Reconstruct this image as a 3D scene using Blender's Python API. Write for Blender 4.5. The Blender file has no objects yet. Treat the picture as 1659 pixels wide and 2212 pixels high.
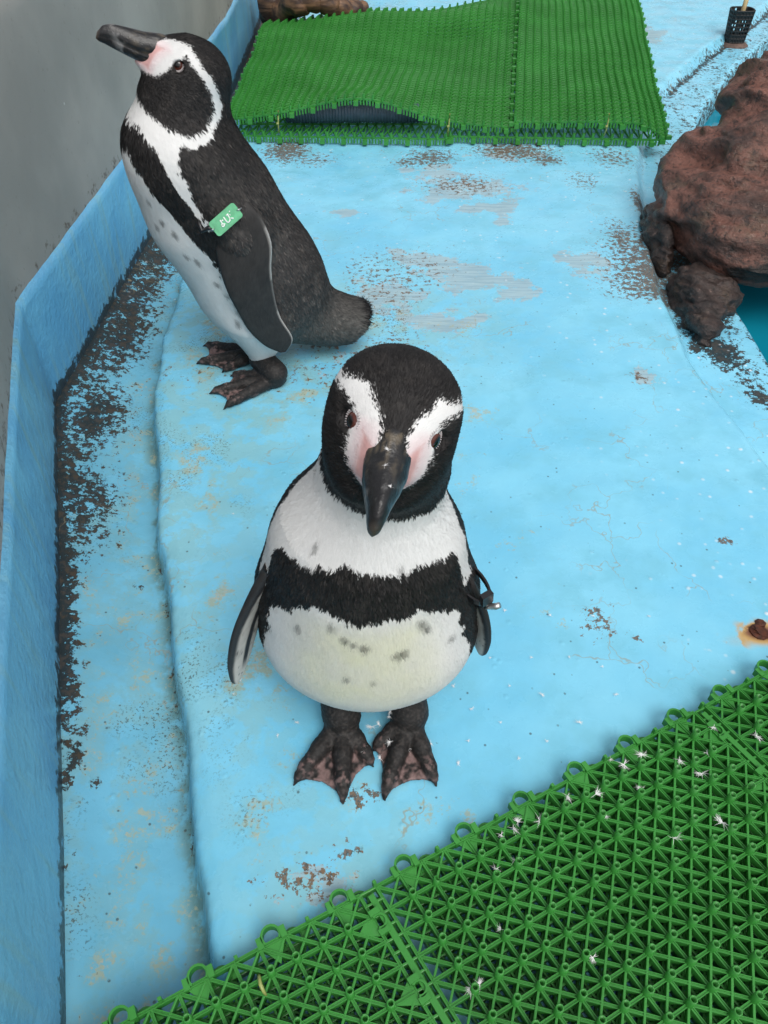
import bpy, math, random
import numpy as np
from mathutils import Vector, Matrix

# ------------------------------------------------------------------ camera, sky, sun, exposure
scene = bpy.context.scene
CAM_H = 0.80                       # metres above the painted platform
cam = bpy.data.cameras.new("camera")
cam.sensor_fit = 'VERTICAL'
cam.sensor_height = 24.0
cam.lens = 24.0 * 1661.0 / 2212.0
cam.clip_start = 0.01
cam.clip_end = 200.0
cam_o = bpy.data.objects.new("camera", cam)
cam_o.location = (0, 0, CAM_H)
cam_o.rotation_euler = (math.radians(45), 0, 0)
scene.collection.objects.link(cam_o)
scene.camera = cam_o

SUN_EL, SUN_AZ = 58.0, 25.0        # soft light from above, right and behind the photographer
world = bpy.data.worlds.new("World")
scene.world = world
world.use_nodes = True
wn = world.node_tree
for n in list(wn.nodes):
    wn.nodes.remove(n)
w_out = wn.nodes.new('ShaderNodeOutputWorld')
w_bg = wn.nodes.new('ShaderNodeBackground')
w_sky = wn.nodes.new('ShaderNodeTexSky')
w_sky.sky_type = 'NISHITA'
w_sky.sun_disc = False
w_sky.sun_elevation = math.radians(SUN_EL)
w_sky.sun_rotation = math.radians(180 - SUN_AZ)
w_sky.air_density = 1.0
w_sky.dust_density = 4.0
w_sky.ozone_density = 1.0
w_hs = wn.nodes.new('ShaderNodeHueSaturation')
w_hs.inputs['Saturation'].default_value = 0.22      # thin overcast: a pale sky
wn.links.new(w_sky.outputs[0], w_hs.inputs['Color'])
wn.links.new(w_hs.outputs[0], w_bg.inputs['Color'])
w_bg.inputs['Strength'].default_value = 0.15
wn.links.new(w_bg.outputs[0], w_out.inputs['Surface'])

sun = bpy.data.lights.new("sun", 'SUN')
sun.energy = 1.1
sun.angle = math.radians(35)
sun.color = (1.0, 0.97, 0.92)
sun_o = bpy.data.objects.new("sun", sun)
sd = Vector((math.sin(math.radians(SUN_AZ)) * math.cos(math.radians(SUN_EL)),
             -math.cos(math.radians(SUN_AZ)) * math.cos(math.radians(SUN_EL)),
             math.sin(math.radians(SUN_EL))))
sun_o.rotation_euler = sd.to_track_quat('Z', 'Y').to_euler()
sun_o.location = sd * 8
scene.collection.objects.link(sun_o)

scene.view_settings.view_transform = 'Standard'
scene.view_settings.look = 'None'
scene.view_settings.gamma = 1.0
scene.view_settings.exposure = 0.11
scene.view_settings.use_curve_mapping = False
scene.render.resolution_x = 768
scene.render.resolution_y = 1024

# ------------------------------------------------------------------ helpers
COL = scene.collection
rng = np.random.default_rng(7)
random.seed(7)
def sr(r, g, b):
    """sRGB 0..255 -> linear"""
    f = lambda c: (c / 255 / 12.92) if c / 255 <= 0.04045 else ((c / 255 + 0.055) / 1.055) ** 2.4
    return (f(r), f(g), f(b))

def sst(a, b, x):
    t = np.clip((x - a) / (b - a), 0, 1)
    return t * t * (3 - 2 * t)

def _hash(ix, iy, iz, seed):
    h = (ix * 374761393 + iy * 668265263 + iz * 2147483647 + seed * 974634777) & 0xFFFFFFFF
    h = ((h ^ (h >> 13)) * 1274126177) & 0xFFFFFFFF
    h = ((h ^ (h >> 16)) * 2246822519) & 0xFFFFFFFF
    return ((h ^ (h >> 15)) & 0xFFFFFF) / float(0xFFFFFF)

def vnoise(p, seed=0):
    """value noise on (N,3), 0..1"""
    p = np.asarray(p, float)
    i = np.floor(p).astype(np.int64)
    f = p - i
    f = f * f * (3 - 2 * f)
    r = 0
    for dx in (0, 1):
        for dy in (0, 1):
            for dz in (0, 1):
                w = (f[:, 0] if dx else 1 - f[:, 0]) * (f[:, 1] if dy else 1 - f[:, 1]) * (f[:, 2] if dz else 1 - f[:, 2])
                r = r + w * _hash(i[:, 0] + dx, i[:, 1] + dy, i[:, 2] + dz, seed)
    return r

def fbm(p, oct=4, seed=0, gain=0.5):
    a, s, t = 1.0, 0, 0
    p = np.asarray(p, float)
    for o in range(oct):
        s = s + a * vnoise(p * (2 ** o), seed + o * 17)
        t += a
        a *= gain
    return s / t

def px(u, v, z=0.0):
    """point at height z seen at survey coordinates (u, v)"""
    xc = (u - 829.5) / 1661.0
    yc = -(v - 1106) / 1661.0
    c = math.sqrt(0.5)
    d = np.array([xc, yc * c + c, yc * c - c])
    return np.array([0, 0, CAM_H]) + d * ((z - CAM_H) / d[2])

def mesh_obj(name, V, F, mat=None, parent=None, smooth=True, mats=None, fmat=None):
    me = bpy.data.meshes.new(name)
    V = np.asarray(V, np.float32)
    if isinstance(F, np.ndarray):
        n, k = F.shape
        me.vertices.add(len(V))
        me.vertices.foreach_set('co', V.ravel())
        me.loops.add(n * k)
        me.loops.foreach_set('vertex_index', F.astype(np.int32).ravel())
        me.polygons.add(n)
        me.polygons.foreach_set('loop_start', np.arange(0, n * k, k, dtype=np.int32))
        me.update(calc_edges=True)
        me.validate()
    else:
        me.from_pydata([tuple(map(float, v)) for v in V], [], F)
        me.update()
    if smooth:
        me.shade_smooth()
    for m in (mats or ([mat] if mat else [])):
        me.materials.append(m)
    if fmat is not None:
        me.polygons.foreach_set('material_index', np.asarray(fmat, np.int32))
    o = bpy.data.objects.new(name, me)
    COL.objects.link(o)
    if parent is not None:
        o.parent = parent
    return o

def link_mesh(name, me, parent=None, M=None):
    o = bpy.data.objects.new(name, me)
    COL.objects.link(o)
    if parent is not None:
        o.parent = parent
    if M is not None:
        o.matrix_local = M
    return o

def fattr(o, name, arr):
    a = o.data.attributes.new(name, 'FLOAT', 'POINT')
    a.data.foreach_set('value', np.asarray(arr, np.float32))

def cattr(o, arr, name='col'):
    a = o.data.attributes.new(name, 'FLOAT_COLOR', 'POINT')
    arr = np.asarray(arr, np.float32)
    if arr.shape[1] == 3:
        arr = np.concatenate([arr, np.ones((len(arr), 1), np.float32)], 1)
    a.data.foreach_set('color', arr.ravel())

def empty(name, loc=(0, 0, 0)):
    o = bpy.data.objects.new(name, None)
    o.location = loc
    o.empty_display_size = 0.02
    COL.objects.link(o)
    return o

def tag(o, label=None, cat=None, group=None, kind=None):
    if label: o['label'] = label
    if cat: o['category'] = cat
    if group: o['group'] = group
    if kind: o['kind'] = kind
    return o

class MB:
    """collects simple shapes into one mesh"""
    def __init__(s):
        s.V = []; s.F = []
    def add(s, V, F):
        b = len(s.V)
        s.V += [tuple(map(float, v)) for v in V]
        s.F += [tuple(b + i for i in f) for f in F]
    def box(s, c, ax, ay, az):
        c, ax, ay, az = (np.asarray(q, float) for q in (c, ax, ay, az))
        V = [c + i * ax + j * ay + k * az for k in (-1, 1) for j in (-1, 1) for i in (-1, 1)]
        s.add(V, [(0, 2, 3, 1), (4, 5, 7, 6), (0, 1, 5, 4), (2, 6, 7, 3), (0, 4, 6, 2), (1, 3, 7, 5)])
    def tube(s, P, R, n=8, cap=True):
        P = [np.asarray(p, float) for p in P]
        if not hasattr(R, '__len__'): R = [R] * len(P)
        rings = []
        ref = np.array([0.123, 0.31, 0.94])
        for k, p in enumerate(P):
            t = P[min(k + 1, len(P) - 1)] - P[max(k - 1, 0)]
            t = t / (np.linalg.norm(t) + 1e-12)
            a = np.cross(t, ref); a /= np.linalg.norm(a) + 1e-12
            b = np.cross(t, a)
            rings.append([p + R[k] * (math.cos(2 * math.pi * i / n) * a + math.sin(2 * math.pi * i / n) * b) for i in range(n)])
        V = [q for r in rings for q in r]
        F = []
        for k in range(len(P) - 1):
            for i in range(n):
                j = (i + 1) % n
                F.append((k * n + i, k * n + j, (k + 1) * n + j, (k + 1) * n + i))
        if cap:
            F.append(tuple(range(n - 1, -1, -1)))
            F.append(tuple((len(P) - 1) * n + i for i in range(n)))
        s.add(V, F)
    def build(s, name, mat, parent=None, smooth=False):
        return mesh_obj(name, s.V, s.F, mat, parent, smooth)

# --- node helpers
def new_mat(name):
    m = bpy.data.materials.new(name)
    m.use_nodes = True
    nt = m.node_tree
    b = nt.nodes['Principled BSDF']
    return m, nt, b
def N(nt, t, **kw):
    n = nt.nodes.new(t)
    for k, v in kw.items():
        if k.startswith('i_'):
            n.inputs[k[2:].replace('_', ' ')].default_value = v
        else:
            setattr(n, k, v)
    return n
def noise(nt, vec, scale, detail=6, rough=0.55, dist=0.0):
    n = N(nt, 'ShaderNodeTexNoise')
    n.inputs['Scale'].default_value = scale
    n.inputs['Detail'].default_value = detail
    n.inputs['Roughness'].default_value = rough
    n.inputs['Distortion'].default_value = dist
    if vec is not None: nt.links.new(vec, n.inputs['Vector'])
    return n.outputs['Fac']
def math_n(nt, op, a, b=None, c=None):
    n = N(nt, 'ShaderNodeMath', operation=op)
    for i, x in enumerate((a, b, c)):
        if x is None: continue
        if isinstance(x, (int, float)): n.inputs[i].default_value = x
        else: nt.links.new(x, n.inputs[i])
    return n.outputs[0]
def ramp(nt, fac, a, b, lo=0.0, hi=1.0):
    n = N(nt, 'ShaderNodeMapRange', interpolation_type='SMOOTHSTEP')
    n.inputs['From Min'].default_value = a
    n.inputs['From Max'].default_value = b
    n.inputs['To Min'].default_value = lo
    n.inputs['To Max'].default_value = hi
    nt.links.new(fac, n.inputs['Value'])
    return n.outputs['Result']
def mixc(nt, fac, a, b):
    n = N(nt, 'ShaderNodeMix', data_type='RGBA')
    for sock, x in ((n.inputs['Factor'], fac), (n.inputs['A'], a), (n.inputs['B'], b)):
        pass
    ins = [s for s in n.inputs if s.enabled]
    for s, x in zip(ins, (fac, a, b)):
        if isinstance(x, (int, float)): s.default_value = x
        elif isinstance(x, tuple): s.default_value = (*x[:3], 1)
        else: nt.links.new(x, s)
    return [s for s in n.outputs if s.enabled][0]
def attr(nt, name):
    return N(nt, 'ShaderNodeAttribute', attribute_name=name)
def bump(nt, b, h, strength=0.5, dist=0.002):
    n = N(nt, 'ShaderNodeBump')
    n.inputs['Strength'].default_value = strength
    n.inputs['Distance'].default_value = dist
    nt.links.new(h, n.inputs['Height'])
    nt.links.new(n.outputs[0], b.inputs['Normal'])
    return n
def simple(name, col, rough=0.5, spec=0.5, var=0.0, scale=60, bmp=0.0, bscale=200, bdist=0.001):
    m, nt, b = new_mat(name)
    tc = N(nt, 'ShaderNodeTexCoord').outputs['Object']
    if var:
        f = noise(nt, tc, scale)
        lo = tuple(c * (1 - var) for c in col); hi = tuple(min(1, c * (1 + var)) for c in col)
        nt.links.new(mixc(nt, ramp(nt, f, 0.3, 0.7), lo, hi), b.inputs['Base Color'])
    else:
        b.inputs['Base Color'].default_value = (*col, 1)
    b.inputs['Roughness'].default_value = rough
    b.inputs['Specular IOR Level'].default_value = spec
    if bmp:
        bump(nt, b, noise(nt, tc, bscale), bmp, bdist)
    return m
# ------------------------------------------------------------------ penguins: shapes as smooth blends
def ell(P, c, r, R=None):
    q = P - np.asarray(c, np.float32)
    if R is not None:
        q = q @ np.asarray(R, np.float32).T
    r = np.asarray(r, np.float32)
    k0 = np.sqrt((((q / r) ** 2).sum(-1)))
    k1 = np.sqrt((((q / (r * r)) ** 2).sum(-1))) + 1e-9
    return k0 * (k0 - 1) / k1
def rcone(P, a, b, ra, rb):
    a = np.asarray(a, np.float32); b = np.asarray(b, np.float32)
    ab = b - a
    t = np.clip(((P - a) @ ab) / (ab @ ab), 0, 1)
    return np.sqrt(((P - a - t[..., None] * ab) ** 2).sum(-1)) - (ra + (rb - ra) * t)
def tri_plate(P, a, b, c, th):
    """rounded triangular plate"""
    a, b, c = (np.asarray(q, np.float32) for q in (a, b, c))
    n = np.cross(b - a, c - a); n /= np.linalg.norm(n)
    d = np.abs((P - a) @ n)
    def seg(p, q):
        e = np.cross(q - p, n); e /= np.linalg.norm(e)
        return (P - p) @ e
    s = np.sign(seg(a, b)[..., None] * 0 + 1)[..., 0]
    m = np.maximum(np.maximum(seg(a, b), seg(b, c)), seg(c, a))
    m2 = np.maximum(m, 0)
    return np.sqrt(d * d + m2 * m2) - th
def smin(a, b, k):
    h = np.clip(0.5 + 0.5 * (b - a) / k, 0, 1)
    return b + (a - b) * h - k * h * (1 - h)

def surface_nets(f, lo, hi, h):
    lo = np.asarray(lo, float); hi = np.asarray(hi, float)
    n = np.ceil((hi - lo) / h).astype(int) + 1
    ax = [lo[i] + h * np.arange(n[i]) for i in range(3)]
    vol = np.empty(tuple(n), np.float32)
    YZ = np.stack(np.meshgrid(ax[1], ax[2], indexing='ij'), -1).reshape(-1, 2).astype(np.float32)
    for i0 in range(0, n[0], 8):
        xs = ax[0][i0:i0 + 8]
        P = np.empty((len(xs), len(YZ), 3), np.float32)
        P[:, :, 0] = xs[:, None]
        P[:, :, 1:] = YZ[None]
        vol[i0:i0 + 8] = f(P.reshape(-1, 3)).reshape(len(xs), n[1], n[2])
    ins = vol < 0
    cs = tuple(n - 1)
    cnt = np.zeros(cs, np.float32)
    acc = np.zeros(cs + (3,), np.float32)
    off = [(i, j, k) for i in (0, 1) for j in (0, 1) for k in (0, 1)]
    def sub(o):
        return tuple(slice(o[d], o[d] + cs[d]) for d in range(3))
    for a in off:
        for d in range(3):
            if a[d] == 1: continue
            b = list(a); b[d] = 1; b = tuple(b)
            va, vb = vol[sub(a)], vol[sub(b)]
            x = (va < 0) != (vb < 0)
            t = np.where(x, va / np.where(x, va - vb, 1), 0)
            cnt += x
            for e in range(3):
                acc[..., e] += np.where(x, a[e] + (t if e == d else 0), 0)
    act = cnt > 0
    idx = -np.ones(cs, np.int64)
    I = np.argwhere(act)
    idx[act] = np.arange(len(I))
    V = lo + h * (I + acc[act] / cnt[act][:, None])
    Fs = []
    for d in range(3):
        u, v = [(1, 2), (2, 0), (0, 1)][d]
        sa = [slice(None)] * 3; sb = [slice(None)] * 3
        sa[d] = slice(0, n[d] - 1); sb[d] = slice(1, n[d])
        A, B = ins[tuple(sa)], ins[tuple(sb)]
        E = np.argwhere(A != B)
        ok = (E[:, u] > 0) & (E[:, v] > 0) & (E[:, u] < n[u] - 1) & (E[:, v] < n[v] - 1)
        E = E[ok]
        flip = ~A[tuple(E.T)]
        def cell(du, dv):
            q = E.copy(); q[:, u] += du; q[:, v] += dv
            return idx[tuple(q.T)]
        q = np.stack([cell(-1, -1), cell(0, -1), cell(0, 0), cell(-1, 0)], 1)
        q[flip] = q[flip][:, ::-1]
        Fs.append(q)
    F = np.concatenate(Fs)
    F = F[(F >= 0).all(1)]
    return V, F

def grad(f, V, e=0.0012):
    V = V.astype(np.float32)
    g = np.stack([f(V + np.array(d, np.float32) * e) - f(V - np.array(d, np.float32) * e) for d in ((1, 0, 0), (0, 1, 0), (0, 0, 1))], 1)
    return g / (np.linalg.norm(g, axis=1, keepdims=True) + 1e-9)

def nrm(v):
    v = np.asarray(v, float)
    return v / np.linalg.norm(v)

class Pose:
    """body frame (forward s, left l, up z) on the base point, head frame (f, l, u) on the point between the eyes"""
    def __init__(s, base, heading, head_o, head_f, head_roll, eye=(0.0, 0.0)):
        s.eye = eye
        s.base = np.array(base, float)
        s.f = np.array([math.cos(heading), math.sin(heading), 0])
        s.l = np.array([-s.f[1], s.f[0], 0])
        s.ho = np.array(head_o, float)
        s.hf = nrm(head_f)
        l0 = nrm(np.cross((0, 0, 1), s.hf)); u0 = np.cross(s.hf, l0)
        c, q = math.cos(head_roll), math.sin(head_roll)
        s.hl = c * l0 + q * u0
        s.hu = -q * l0 + c * u0
        s.R = np.stack([s.f, s.l, (0, 0, 1)])
        s.HR = np.stack([s.hf, s.hl, s.hu])
    def b(s, fs, l, z):
        return s.base + s.f * fs + s.l * l + np.array([0, 0, z])
    def h(s, f, l, u):
        return s.ho + s.hf * f + s.hl * l + s.hu * u
    def to_body(s, P):
        return (P - s.base) @ s.R.T
    def to_head(s, P):
        return (P - s.ho) @ s.HR.T

def lean(R, ang):
    """tip the body axes forward by ang about the lateral axis"""
    c, q = math.cos(ang), math.sin(ang)
    return np.stack([c * R[0] - q * R[2], R[1], q * R[0] + c * R[2]])

def body_sdf(po, shape):
    """one continuous figure: belly, chest, neck, head, thighs, tail"""
    def f(P):
        d = None
        for (c, r, ang) in shape['ell']:
            e = ell(P, po.b(*c), r, lean(po.R, ang))
            d = e if d is None else smin(d, e, 0.05)
        for (a, ra, b, rb, k) in shape['cones']:
            d = smin(d, rcone(P, po.b(*a), po.b(*b), ra, rb), k)
        for (c, r, ang) in shape.get('tail', []):
            d = smin(d, ell(P, po.b(*c), r, lean(po.R, ang)), 0.03)
        if 'tailcut' in shape:
            c, n = shape['tailcut']
            n = nrm(po.f * n[0] + np.array([0, 0, n[2]]))
            d = -smin(-d, -((P - po.b(*c).astype(np.float32)) @ n.astype(np.float32)), 0.005)
            d = -smin(-d, -(0.012 - P[:, 2]), 0.008)
        # neck into head
        n0, r0, n1, r1 = shape['neck']
        d = smin(d, rcone(P, po.b(*n0), po.b(*n1), r0, r1), 0.05)
        hd = ell(P, po.h(-0.024, 0, -0.003), (0.047, 0.0490, 0.0395), po.HR)
        hd = smin(hd, ell(P, po.h(-0.004, 0, -0.014), (0.046, 0.0385, 0.033), po.HR), 0.014)
        hd = smin(hd, rcone(P, po.h(0.0, 0, 0.004), po.h(0.026, 0, 0.004), 0.028, 0.0165), 0.012)
        hd = smin(hd, rcone(P, po.h(0.005, 0, -0.022), po.h(0.046, 0, -0.018), 0.023, 0.0085), 0.012)
        for sg in (-1, 1):   # brow and cheek
            hd = smin(hd, ell(P, po.h(-0.014, sg * 0.0262, -0.029), (0.036, 0.0225, 0.027), po.HR), 0.014)
            hd = smin(hd, ell(P, po.h(0.000, sg * 0.013, -0.047), (0.036, 0.024, 0.024), po.HR), 0.014)
        d = smin(d, rcone(P, po.b(*n1), po.h(-0.026, 0, -0.018), r1, 0.035), 0.02)
        d = smin(d, hd, shape.get('hk', 0.026))
        for sg in (-1, 1):   # eye sockets
            e = np.sqrt(((P - po.h(0.0105 + po.eye[0], sg * (0.0375 - po.eye[0] * 0.35), 0.0065 + po.eye[1])) ** 2).sum(-1)) - 0.0085
            d = np.maximum(d, -e)
        return d
    return f

POSE_A = Pose((-0.017, 0.508, 0), math.radians(268), (0.0070, 0.4405, 0.4486),
              (-0.135, -0.966, -0.149), math.radians(-13))
SHAPE_A = dict(
    ell=[((0.0, 0, 0.132), (0.100, 0.118, 0.098), 0.12),
         ((0.010, 0, 0.222), (0.086, 0.090, 0.092), 0.2)],
    cones=[((0.014, 0.046, 0.262), 0.036, (0.006, 0.072, 0.20), 0.032, 0.04),
           ((0.014, -0.046, 0.262), 0.036, (0.006, -0.072, 0.20), 0.032, 0.04),
           ((-0.05, 0, 0.11), 0.05, (-0.13, 0, 0.03), 0.014, 0.05),
           ((0.015, 0.042, 0.10), 0.045, (0.024, 0.042, 0.055), 0.026, 0.03),
           ((0.015, -0.042, 0.10), 0.045, (0.024, -0.042, 0.055), 0.026, 0.03)],
    neck=((0.014, 0.004, 0.300), 0.070, (0.022, 0.020, 0.376), 0.049))
POSE_B = Pose((-0.225, 1.2, 0), math.radians(197), np.array([-0.225, 1.2, 0]) + 0.059 * np.array([math.cos(math.radians(197)), math.sin(math.radians(197)), 0]) + np.array([0, 0, 0.492]),
              np.array([math.cos(math.radians(192)), math.sin(math.radians(192)), 0]) * 0.905 + np.array([0, 0, 0.425]), math.radians(0), eye=(-0.009, -0.004))
SHAPE_B = dict(
    ell=[((-0.010, 0, 0.165), (0.110, 0.098, 0.125), 0.30),
         ((0.045, 0, 0.285), (0.104, 0.096, 0.115), 0.30),
         ((0.086, 0, 0.372), (0.068, 0.082, 0.075), 0.2)],
    cones=[((0.06, 0.045, 0.36), 0.045, (0.02, 0.075, 0.27), 0.035, 0.04),
           ((0.06, -0.045, 0.36), 0.045, (0.02, -0.075, 0.27), 0.035, 0.04),
           ((-0.07, 0, 0.115), 0.055, (-0.125, 0, 0.068), 0.036, 0.05),
           ((0.0, 0.05, 0.105), 0.05, (0.006, 0.052, 0.040), 0.0215, 0.03),
           ((0.0, -0.05, 0.105), 0.05, (0.006, -0.052, 0.040), 0.0215, 0.03)],
    tail=[((-0.130, 0, 0.060), (0.105, 0.058, 0.044), -0.22)], tailcut=((-0.176, 0, 0.042), (-0.80, 0, -0.60)),
    neck=((0.070, 0, 0.385), 0.070, (0.056, 0, 0.435), 0.052))
# ------------------------------------------------------------------ the enclosure
def polyd(x, y, pts):
    """signed distance to an open polyline; positive to its right when walking along it"""
    best = np.full(x.shape, 1e9); sgn = np.ones(x.shape)
    pts = np.asarray(pts, float)
    for (ax, ay), (bx, by) in zip(pts[:-1], pts[1:]):
        ex, ey = bx - ax, by - ay
        t = np.clip(((x - ax) * ex + (y - ay) * ey) / (ex * ex + ey * ey), 0, 1)
        dx, dy = x - ax - t * ex, y - ay - t * ey
        d = np.hypot(dx, dy)
        s = np.where(ex * dy - ey * dx > 0, -1.0, 1.0)
        m = d < best
        best = np.where(m, d, best); sgn = np.where(m, s, sgn)
    return best * sgn
WALL = [(-0.245, -0.60), (-0.295, 0.165), (-0.585, 1.098), (-0.556, 1.736), (-0.515, 2.90), (-0.52, 3.45), (-0.56, 5.2)]
EDGE_L = [(-0.02, -0.60), (-0.110, 0.0), (-0.156, 0.19), (-0.225, 0.433), (-0.270, 0.590), (-0.321, 0.759), (-0.395, 1.060), (-0.420, 1.25), (-0.436, 1.583), (-0.448, 2.3), (-0.45, 3.6), (-0.47, 5.2)]
EDGE_R = [(0.78, -0.6), (0.68, 0.5), (0.615, 0.86), (0.575, 1.08), (0.564, 1.176), (0.572, 1.462), (0.613, 1.768), (0.728, 2.308), (0.912, 2.767), (1.175, 3.196), (1.661, 3.904), (2.6, 5.2)]
POOL = [(0.99, -0.6), (0.86, 0.5), (0.765, 1.0), (0.731, 1.24), (0.734, 1.497), (0.80, 1.95), (0.987, 2.578), (1.128, 2.841), (1.311, 3.166), (1.51, 3.445), (2.6, 4.9)]
GUT, LEDGE, WATER = -0.034, -0.030, -0.105

ys = [-0.6]
while ys[-1] < 5.2:
    ys.append(ys[-1] + (0.0055 if ys[-1] < 1.3 else 0.0055 + (ys[-1] - 1.3) * 0.0030) + (0.02 if ys[-1] < 0.05 else 0))
ys = np.array(ys)
xs = [-0.66]
while xs[-1] < 2.7:
    xs.append(xs[-1] + (0.0055 if xs[-1] < 0.85 else 0.014))
xs = np.array(xs)
X, Y = np.meshgrid(xs, ys)
X, Y = X.ravel(), Y.ravel()
P3 = np.stack([X, Y, 0 * X], 1)
jit = (fbm(P3 * 9, 3, 2) - 0.5) * 0.018
dl = polyd(X, Y, EDGE_L) + jit            # >0 on the platform
dr = -polyd(X, Y, EDGE_R) + jit * 0.8     # >0 on the platform
dp = -polyd(X, Y, POOL) + jit * 0.3       # >0 on the ledge side
dw = polyd(X, Y, WALL)
Z = np.zeros_like(X)
Z += np.where(dl < 0.022, -0.050 * sst(0.003, -0.010, dl) * (1 - 0.45 * sst(-0.015, -0.14, dl)) - 0.004 * sst(0.020, 0.002, dl), 0)
Z += np.where(dr < 0.03, LEDGE * sst(0.012, -0.020, dr), 0)
Z += 0.003 * np.exp(-((dr - 0.018) / 0.016) ** 2)
Z += -0.40 * sst(0.004, -0.012, dp)
Z += 0.006 * (fbm(P3 * 4.5, 3, 1) - 0.5) + 0.0022 * (fbm(P3 * 26, 3, 4) - 0.5)
Z += 0.010 * sst(0.05, 0.0, dw) * (dl < 0)           # coved corner against the wall
nx, ny = len(xs), len(ys)
I = np.arange(nx * ny).reshape(ny, nx)
Fq = np.stack([I[:-1, :-1].ravel(), I[:-1, 1:].ravel(), I[1:, 1:].ravel(), I[1:, :-1].ravel()], 1)

# stain densities, each patch where it lies on the deck
def blob(u, v, ru, rv, z=0.0, amp=1.0):
    c = px(u, v, z)
    a = px(u + ru, v, z) - c; b = px(u, v + rv, z) - c
    sx, sy = abs(a[0]) + 1e-4, abs(b[1]) + 1e-4
    return amp * np.exp(-((X - c[0]) / sx) ** 2 - ((Y - c[1]) / sy) ** 2)
def blobs(L, z=0.0):
    r = np.zeros_like(X)
    for q in L:
        r = np.maximum(r, blob(*q[:4], z=z, amp=q[4]))
    return r
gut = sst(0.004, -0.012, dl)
mold = gut * (0.62 * sst(0.055, 0.0, dw) * sst(0.35, 0.55, Y) + 0.20 * sst(0.05, 0.01, dw))
mold = np.maximum(mold, gut * blobs([(200, 900, 95, 130, 0.68), (260, 720, 85, 170, 0.66), (200, 1080, 75, 140, 0.60), (165, 1220, 40, 110, 0.52), (330, 560, 75, 110, 0.66), (290, 640, 75, 90, 0.60), (560, 105, 40, 60, 0.7), (530, 150, 30, 50, 0.6),
                                     (160, 1480, 30, 120, 0.46), (160, 1660, 22, 120, 0.62), (205, 1690, 22, 26, 0.5), (150, 1890, 20, 150, 0.36), (170, 2100, 30, 60, 0.36), (290, 1250, 40, 12, 0.4)], GUT))
mold = np.maximum(mold, 0.62 * gut * sst(0.16, 0.02, dw) * sst(0.62, 0.85, Y) * (0.75 + 0.5 * fbm(P3 * 6, 2, 191)))
mold = np.maximum(mold, 0.40 * np.exp(-((dl + 0.010) / 0.007) ** 2) * sst(0.30, 0.52, fbm(P3 * 7, 2, 6)))
# ledge by the pool and the foot of the boulder
led = sst(0.002, -0.015, dr)
mold = np.maximum(mold, led * blobs([(1560, 760, 60, 60, 0.72), (1500, 720, 45, 80, 0.72), (1610, 800, 60, 60, 0.56), (1640, 850, 50, 40, 0.62), (1560, 700, 40, 60, 0.55)], LEDGE))
mold = np.maximum(mold, 0.80 * np.exp(-((dr + 0.020) / 0.011) ** 2) * sst(2.62, 2.85, Y))
mold = np.maximum(mold, 0.45 * np.exp(-((dr + 0.02) / 0.04) ** 2) * sst(2.2, 2.5, Y))
mold = np.maximum(mold, 0.52 * np.exp(-(dp / 0.025) ** 2))
mold = np.maximum(mold, 0.38 * led * sst(1.9, 2.3, Y))
# brown dirt on the platform
dirt = blobs([(930, 340, 70, 28, 0.52), (1110, 325, 110, 28, 0.58), (880, 350, 40, 16, 0.5), (1180, 345, 50, 16, 0.56), (620, 325, 60, 34, 0.62), (680, 345, 60, 20, 0.42), (1320, 340, 70, 30, 0.42), (1260, 390, 50, 30, 0.36),
              (1345, 520, 40, 60, 0.52), (1385, 440, 22, 40, 0.6), (1400, 590, 34, 34, 0.70), (1340, 600, 50, 40, 0.40), (1000, 400, 110, 30, 0.42), (1570, 1168, 22, 10, 0.62), (1290, 1340, 50, 50, 0.40),
              (1370, 1375, 20, 12, 0.5), (660, 1900, 100, 50, 0.44), (780, 1720, 40, 30, 0.52), (560, 1900, 40, 30, 0.36), (750, 1840, 40, 30, 0.44), (700, 745, 60, 26, 0.38), (1380, 815, 26, 22, 0.40)])
dirt = 1.22 * dirt
dirt = np.maximum(dirt, 0.34 * sst(0.6, 0.85, fbm(P3 * 2.6, 2, 61)))
dirt = np.maximum(dirt, 0.66 * sst(0.22, 0.0, dr) * sst(1.35, 1.45, Y) * sst(1.9, 1.6, Y))
dirt = np.maximum(dirt, 0.75 * sst(2.9, 3.2, Y) * sst(-0.25, -0.42, X))
# worn grey patches
wear = 1.30 * blobs([(1000, 410, 150, 34, 0.60), (930, 375, 90, 24, 0.58), (960, 580, 60, 40, 0.60), (1010, 600, 110, 46, 0.62), (900, 560, 70, 40, 0.58), (1120, 630, 60, 30, 0.60), (940, 690, 90, 30, 0.60), (840, 640, 110, 60, 0.50),
              (1260, 560, 80, 60, 0.54), (1060, 450, 110, 22, 0.52), (1385, 812, 30, 26, 0.64), (740, 460, 50, 12, 0.48), (1080, 480, 26, 10, 0.5), (1390, 70, 60, 24, 0.62), (690, 1900, 110, 70, 0.55), (1030, 690, 60, 14, 0.5), (1110, 330, 110, 30, 0.5), (820, 800, 150, 60, 0.45)])
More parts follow.
